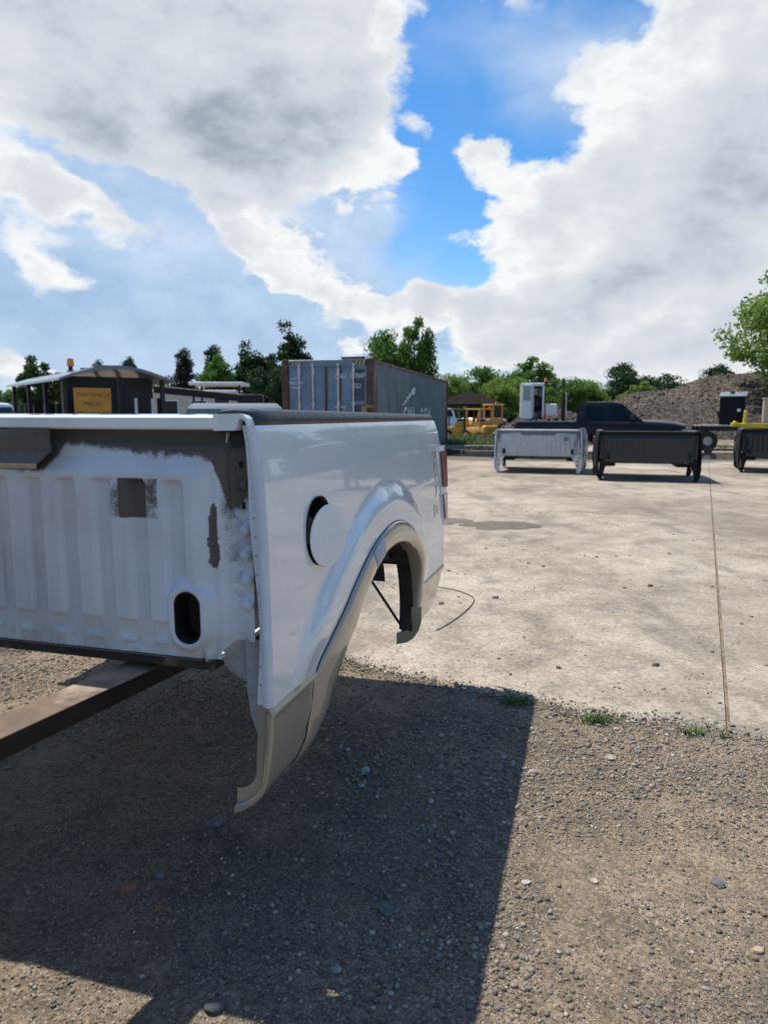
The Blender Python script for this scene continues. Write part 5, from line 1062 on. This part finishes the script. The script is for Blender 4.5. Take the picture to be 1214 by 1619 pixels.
pickup('pickup_truck', (px(95, 24), 24, 0), math.radians(170), WCAR, 'white pickup seen through the open side of the tram car', H_=1.74)
pickup('pickup_truck', (px(398, 10.6), 9.6, 0), math.radians(102), mat('muted_grey_car', (0.10, 0.125, 0.13), 0.35, coat=0.6, var=0.05), 'grey green pickup whose roof shows just above the white bed', H_=1.54)
pickup('pickup_truck', (px(10, 14.5), 14.6, 0), math.radians(185), mat('silver_car_paint', (0.55, 0.56, 0.58), 0.3, coat=1.0, var=0.04), 'silver pickup roof peeking over the bed rail at far left', H_=1.56)
# site trailer behind
st_ = empty('site_trailer', (px(306, 32), 33, 0), math.radians(6), 'cream site office trailer with two dark windows behind the boom', 'site trailer')
CREAM = mat('cream_siding', (0.50, 0.46, 0.36), 0.6, var=0.08)
B().box((0, 0, 1.45), (3.6, 2.2, 1.7), .02).build('wall', CREAM, st_); B().box((0, 0, 2.36), (3.8, 2.4, .12), .02).build('roof', WCAB, st_); B().box((0, 0, .35), (3.4, 1.9, .5), .02).build('undercarriage', STEEL_D, st_)
for x in (-1.0, .25): w = B().box((x, -1.11, 1.6), (.75, .03, .8), .006).build('window', WCAB, st_); B().box((x, -1.128, 1.6), (.63, .012, .68)).build('pane', GLASS_D, w)
B().box((1.25, -1.11, 1.35), (.6, .03, 1.4), .006).build('door', BLACK_PL, st_)
# black boom
bt = empty('boom_truck', (px(330, 22), 22, 0), math.radians(4), 'long black boom resting low behind the white bed rail', 'boom truck')
B().box((-.15, 0, 1.98), (2.8, .30, .22), .02, rot=(0, .10, 0)).build('boom', STEEL_D, bt); B().box((1.35, 0, 1.75), (.75, .7, .42), .05, seg=2).build('turret', STEEL_D, bt); B().box((.2, 0, 1.05), (4.2, 1.8, .5), .04).build('deck', STEEL_D, bt); B().box((.9, 0, 1.45), (.35, .4, .5), .04).build('pedestal', STEEL_D, bt)
B().box((-1.4, 0, 1.55), (.12, .3, .6), .02).build('boom_rest', STEEL_D, bt)
for x in (-1.3, .0, 1.5):
    for y in (-.75, .75): B().cyl((x, y-.14, .45), (x, y+.14, .45), .45, n=24).build('wheel', TYRE, bt)
# white flat canopy
cn = empty('flat_canopy', (px(347, 27), 27.5, 0), math.radians(2), 'thin flat white canopy roof on slim posts left of the container', 'canopy')
B().box((0, 0, 2.49), (2.0, 1.6, .11), .01).build('roof', mat('canopy_white', (0.78, 0.79, 0.80), 0.4, var=0.04), cn)
for x in (-.85, .85):
    for y in (-.7, .7): B().box((x, y, 1.22), (.07, .07, 2.44), .006).build('post', STEEL_D, cn)

# ------------------------------------------------------------------ trees
def leaf_mat(name, c, t):
    m = bpy.data.materials.new(name); m.use_nodes = True; n = m.node_tree.nodes; l = m.node_tree.links; b = n['Principled BSDF']; b.inputs['Roughness'].default_value = 0.55; b.inputs['Specular IOR Level'].default_value = 0.3
    a = n.new('ShaderNodeAttribute'); a.attribute_name = 'Shade'; x = n.new('ShaderNodeMix'); x.data_type = 'RGBA'; l.new(a.outputs['Fac'], x.inputs[0]); x.inputs[6].default_value = (*[q*.55 for q in c], 1); x.inputs[7].default_value = (*[q*1.45 for q in c], 1); l.new(x.outputs[2], b.inputs['Base Color'])
    tr_ = n.new('ShaderNodeBsdfTranslucent'); tr_.inputs[0].default_value = (*t, 1); mx = n.new('ShaderNodeMixShader'); mx.inputs[0].default_value = 0.38; l.new(b.outputs[0], mx.inputs[1]); l.new(tr_.outputs[0], mx.inputs[2]); l.new(mx.outputs[0], n['Material Output'].inputs[0]); MATS[name] = m; return m
LEAF = [leaf_mat('leaf_mid', (0.060, 0.115, 0.024), (0.13, 0.26, 0.035)), leaf_mat('leaf_dark', (0.026, 0.055, 0.020), (0.035, 0.08, 0.02)), leaf_mat('leaf_light', (0.095, 0.16, 0.030), (0.26, 0.38, 0.06)), leaf_mat('leaf_pine', (0.022, 0.042, 0.024), (0.02, 0.04, 0.02))]
BARK = mat('bark', (0.075, 0.06, 0.048), 0.9, var=0.3, vscale=5, bump=0.5, bscale=20)
def crown(seed, nclump, nleaf, size, shape='round', open_=0.0):
    """unit tree: height 1, crown half-width ~0.38 ; returns crown mesh and trunk mesh"""
    r = np.random.default_rng(seed); cl = []
    while len(cl) < nclump:
        p = r.uniform(-1, 1, 3); d = np.linalg.norm(p)
        if d > 1 or d < .35: continue
        if shape == 'cone': k = 1-.75*(p[2]+1)/2; q = np.array([p[0]*.30*k, p[1]*.30*k, .16+.42*(p[2]+1)])
        elif shape == 'tall': q = np.array([p[0]*.24*(1-.25*p[2]), p[1]*.24*(1-.25*p[2]), .58+.40*p[2]])
        else: q = np.array([p[0]*.37, p[1]*.37, .61+.36*p[2]])
        q = q+r.normal(0, .035, 3); cl.append(q)
    cl = np.array(cl); cr_ = r.uniform(.085, .16, nclump)*(1-.30*open_)*(.62 if shape != 'round' else 1); ci = r.integers(0, nclump, nleaf)
    d = r.normal(0, 1, (nleaf, 3)); d /= np.linalg.norm(d, axis=1)[:, None]; rad = r.random(nleaf)**.5
    P = cl[ci]+d*(rad*cr_[ci])[:, None]*np.array([1.1, 1.1, .75])
    u = r.normal(0, 1, (nleaf, 3)); u /= np.linalg.norm(u, axis=1)[:, None]; v = np.cross(u, r.normal(0, 1, (nleaf, 3))); v /= np.linalg.norm(v, axis=1)[:, None]
    s = size*r.uniform(.6, 1.4, nleaf)[:, None]; V = np.stack([P-u*s, P+v*s*.55, P+u*s, P-v*s*.55], 1).reshape(-1, 3)
    me = npmesh('crown', V, np.arange(nleaf*4).reshape(-1, 4)); sh = np.clip(.5+.22*r.normal(0, 1, nclump)[ci]+.15*r.normal(0, 1, nleaf), 0, 1)
    at_ = me.attributes.new('Shade', 'FLOAT', 'POINT'); at_.data.foreach_set('value', np.repeat(sh, 4).astype(np.float32))
    b = B(); top = .82 if shape != 'cone' else .95; zs_ = np.linspace(0, top, 8); wob = np.cumsum(r.normal(0, .008, (8, 2)), 0)
    b.tube([(wob[i, 0], wob[i, 1], z) for i, z in enumerate(zs_)], [.030*(1-.9*z/top)+.003 for z in zs_], 8)
    for q in cl[r.permutation(nclump)[:min(14, nclump)]]:
        z0 = max(.18, q[2]*.62); i = int(z0/top*7); s0 = Vector((wob[i, 0], wob[i, 1], z0)); e_ = Vector(q); m_ = (s0+e_)/2+Vector((0, 0, -.02)); b.tube([s0, m_, e_], [.012, .008, .003], 5)
    return me, b.me('trunk', 60)
TREES = {'a': crown(1, 70, 11000, .020), 'b': crown(2, 80, 12000, .019), 'c': crown(3, 55, 8000, .021, 'round', .5), 'p': crown(4, 95, 11000, .015, 'cone'), 't': crown(5, 75, 10000, .018, 'tall'), 'n': crown(6, 120, 20000, .0125, 'round', .8)}
def tree(kind, xpx, ytop, Y, wpx, leaf, label, rz=0.0, dz=0.0):
    p = at(xpx, ytop, Y); h = p[2]+dz; wd = wpx/FPX*Y; k0 = {'a': .78, 'b': .78, 'c': .76, 'p': .44, 't': .52, 'n': .80}[kind]; sx = wd/k0
    cm, tm_ = TREES[kind]; t = empty('tree', (p[0], Y, -dz), rz, label, 'tree', None); t.scale = (sx, sx, h)
    o = link('crown', cm, LEAF[leaf], t)
    if cm.materials[0] != LEAF[leaf]: o.material_slots[0].link = 'OBJECT'; o.material_slots[0].material = LEAF[leaf]
    link('trunk', tm_, BARK, t); return t
for a in [
    ('p', 290, 556, 62, 42, 3, 'dark narrow conifer just right of the tram roof'), ('p', 337, 551, 66, 46, 3, 'dark conifer second right of the tram roof'), ('c', 347, 568, 58, 62, 0, 'yellow green bushy tree in front of the dark conifers', 1.0),
    ('t', 398, 549, 60, 66, 1, 'dark tree third right of the tram roof beside the container', .6), ('b', 424, 575, 55, 60, 1, 'dark low tree touching the left container edge', 2.0), ('t', 457, 521, 60, 66, 1, 'tall round topped dark tree above the container left end', 2.4),
    ('a', 607, 526, 48, 74, 0, 'left crown of the twin green trees behind the container', .3), ('c', 655, 512, 49, 70, 0, 'taller right crown of the twin green trees behind the container', 1.7),
    ('b', 703, 586, 70, 56, 2, 'bright green tree at the far container corner', .2), ('a', 765, 581, 72, 84, 0, 'broad green tree rising behind the pavilion', 2.2), ('c', 842, 570, 82, 80, 0, 'pale green tree behind the yard tractor cab', .9), ('b', 800, 592, 66, 66, 2, 'light green tree between pavilion and yard tractor', 3.0),
    ('b', 893, 594, 76, 76, 0, 'bushy green tree right of the exhaust stack', 1.3), ('a', 930, 602, 78, 66, 2, 'low light green tree behind the black pickup bed end', 2.7), ('a', 985, 576, 84, 62, 1, 'dark round tree above the black pickup roof', .5), ('c', 1010, 607, 68, 56, 2, 'small light green bush tree below the dark round tree', 1.9),
    ('b', 1048, 588, 86, 84, 1, 'dark wide tree left of the gravel ridge', 3.6), ('a', 1138, 578, 88, 60, 1, 'dark tree top peeping over the gravel ridge', .7), ('n', 1290, 416, 41, 235, 2, 'large airy light green tree at the right photo edge', 1.0),
    ('c', 62, 570, 40, 74, 1, 'dark bushy tree showing through the tram car', .4), ('a', 155, 571, 90, 26, 1, 'left of two small tree tops above the tram roof', .4), ('a', 205, 566, 90, 30, 1, 'right of two small tree tops above the tram roof', 1.4), ('b', 8, 632, 60, 60, 1, 'low dark tree at the far left edge', 2.4)]:
    tree(*a)
# trees standing to the right of the camera: they show as reflections in the white side
for i, (x, y, h, w, k, lf, lb) in enumerate([(26, 30, 9.5, 8, 'a', 0, 'green tree mirrored at the rear of the white bed side'), (24, 16, 7.0, 8, 'b', 1, 'dark tree off to the right mirrored in the white bed side'), (30, 8, 8.0, 9, 'a', 0, 'tree far off to the right, second from the camera'), (28, -4, 7.5, 9, 'b', 1, 'tree far off to the right, level with the camera'), (33, 22, 8, 9, 'c', 0, 'airy tree far off to the right behind the dark tree'), (25, -14, 8, 9, 'a', 0, 'tree far off to the right behind the camera')]):
    cm, tm_ = TREES[k]; t = empty('tree', (x, y, 0), i*1.1, lb, 'tree'); t.scale = (w/.78, w/.78, h); o = link('crown', cm, LEAF[lf], t)
    if cm.materials[0] != LEAF[lf]: o.material_slots[0].link = 'OBJECT'; o.material_slots[0].material = LEAF[lf]
    link('trunk', tm_, BARK, t)
pickup('pickup_truck', (9.5, 1.0, 0), math.radians(60), WCAR, 'white pickup off to the right, faintly mirrored in the bed side')
# distant wood: one unbroken mass of foliage along the horizon
n = 34000; X_ = rng.uniform(-75, 80, n); Y_ = 96+rng.uniform(-4, 8, n); top = 4.6+1.5*vnoise(X_*.12, X_*0, 81, 4)+.6*vnoise(X_*.7, X_*0, 82, 3); P = np.stack([X_, Y_, top*rng.random(n)**.8], 1)
u = rng.normal(0, 1, (n, 3)); u /= np.linalg.norm(u, axis=1)[:, None]; v = np.cross(u, rng.normal(0, 1, (n, 3))); v /= np.linalg.norm(v, axis=1)[:, None]; s = .55*rng.uniform(.6, 1.4, n)[:, None]
me = npmesh('distant_wood', np.stack([P-u*s, P+v*s*.6, P+u*s, P-v*s*.6], 1).reshape(-1, 3), np.arange(n*4).reshape(-1, 4)); a_ = me.attributes.new('Shade', 'FLOAT', 'POINT'); a_.data.foreach_set('value', np.repeat(np.clip(.5+.35*vnoise(X_*.5, P[:, 2]*.8, 83, 3), 0, 1), 4).astype(np.float32))
o = link('distant_wood', me, LEAF[0]); o['kind'] = 'stuff'
# ------------------------------------------------------------------ grass
GRS = mat('grass_blade', (0.085, 0.14, 0.028), 0.6, var=0.35, vscale=30, col2=(0.16, 0.15, 0.06), c2amt=0.3, c2scale=4)
def blades(name, P, h, w, lean=.5):
    n = len(P); a = rng.uniform(0, 2*math.pi, n); hh = h*rng.uniform(.5, 1.2, n); ln = rng.uniform(.1, lean, n)*hh; dx, dy = np.cos(a), np.sin(a); ww = w*rng.uniform(.7, 1.3, n)
    b0 = np.stack([P[:, 0]-dy*ww, P[:, 1]+dx*ww, P[:, 2]], 1); b1 = np.stack([P[:, 0]+dy*ww, P[:, 1]-dx*ww, P[:, 2]], 1)
    m0 = np.stack([P[:, 0]-dy*ww*.7+dx*ln*.4, P[:, 1]+dx*ww*.7+dy*ln*.4, P[:, 2]+hh*.6], 1); m1 = np.stack([P[:, 0]+dy*ww*.7+dx*ln*.4, P[:, 1]-dx*ww*.7+dy*ln*.4, P[:, 2]+hh*.6], 1); t = np.stack([P[:, 0]+dx*ln, P[:, 1]+dy*ln, P[:, 2]+hh], 1)
    V = np.stack([b0, b1, m1, m0, t], 1).reshape(-1, 3); k = (np.arange(n)*5)[:, None]; F = np.vstack([k+np.array([[0, 1, 2]]), k+np.array([[0, 2, 3]]), k+np.array([[3, 2, 4]])]); return npmesh(name, V, F)
for (x, y, nb, sp, lb) in ((815, 1111, 230, .055, 'leftmost grass tuft at the corner of the shadow'), (944, 1139, 190, .045, 'middle grass tuft growing along the slab edge'), (1095, 1160, 130, .035, 'right grass tuft growing along the slab edge'), (1143, 1166, 40, .02, 'tiny grass sprig at the end of the slab joint')):
    c = gpt(x, y); nb = int(nb*1.5); P = np.stack([c[0]+np.clip(rng.normal(0, sp*.8, nb), -3*sp, 3*sp), c[1]+np.clip(rng.normal(0, sp*.4, nb), -sp, sp), np.full(nb, -.01)], 1); o = link('grass_tuft', blades('grass_tuft', P, .036, .0022, 1.3), GRS); tag(o, lb, 'grass tuft')
x = rng.uniform(2.5, 9.0, 16000); y = rng.uniform(28.5, 36.5, 16000); k = (vnoise(x*.8, y*.8, 91, 3) > -.25) & (x < 3.4+(y-28.5)*.75); x, y = x[k], y[k]
o = link('grass', blades('grass', np.stack([x, y, np.full(len(x), -.0)], 1), .38, .012, .7), GRS); o['kind'] = 'stuff'
x = rng.uniform(9, 17, 3000); y = rng.uniform(28.2, 31, 3000); o = link('grass', blades('grass', np.stack([x, y, np.zeros(len(x))], 1), .10, .012, .9), GRS); o['kind'] = 'stuff'
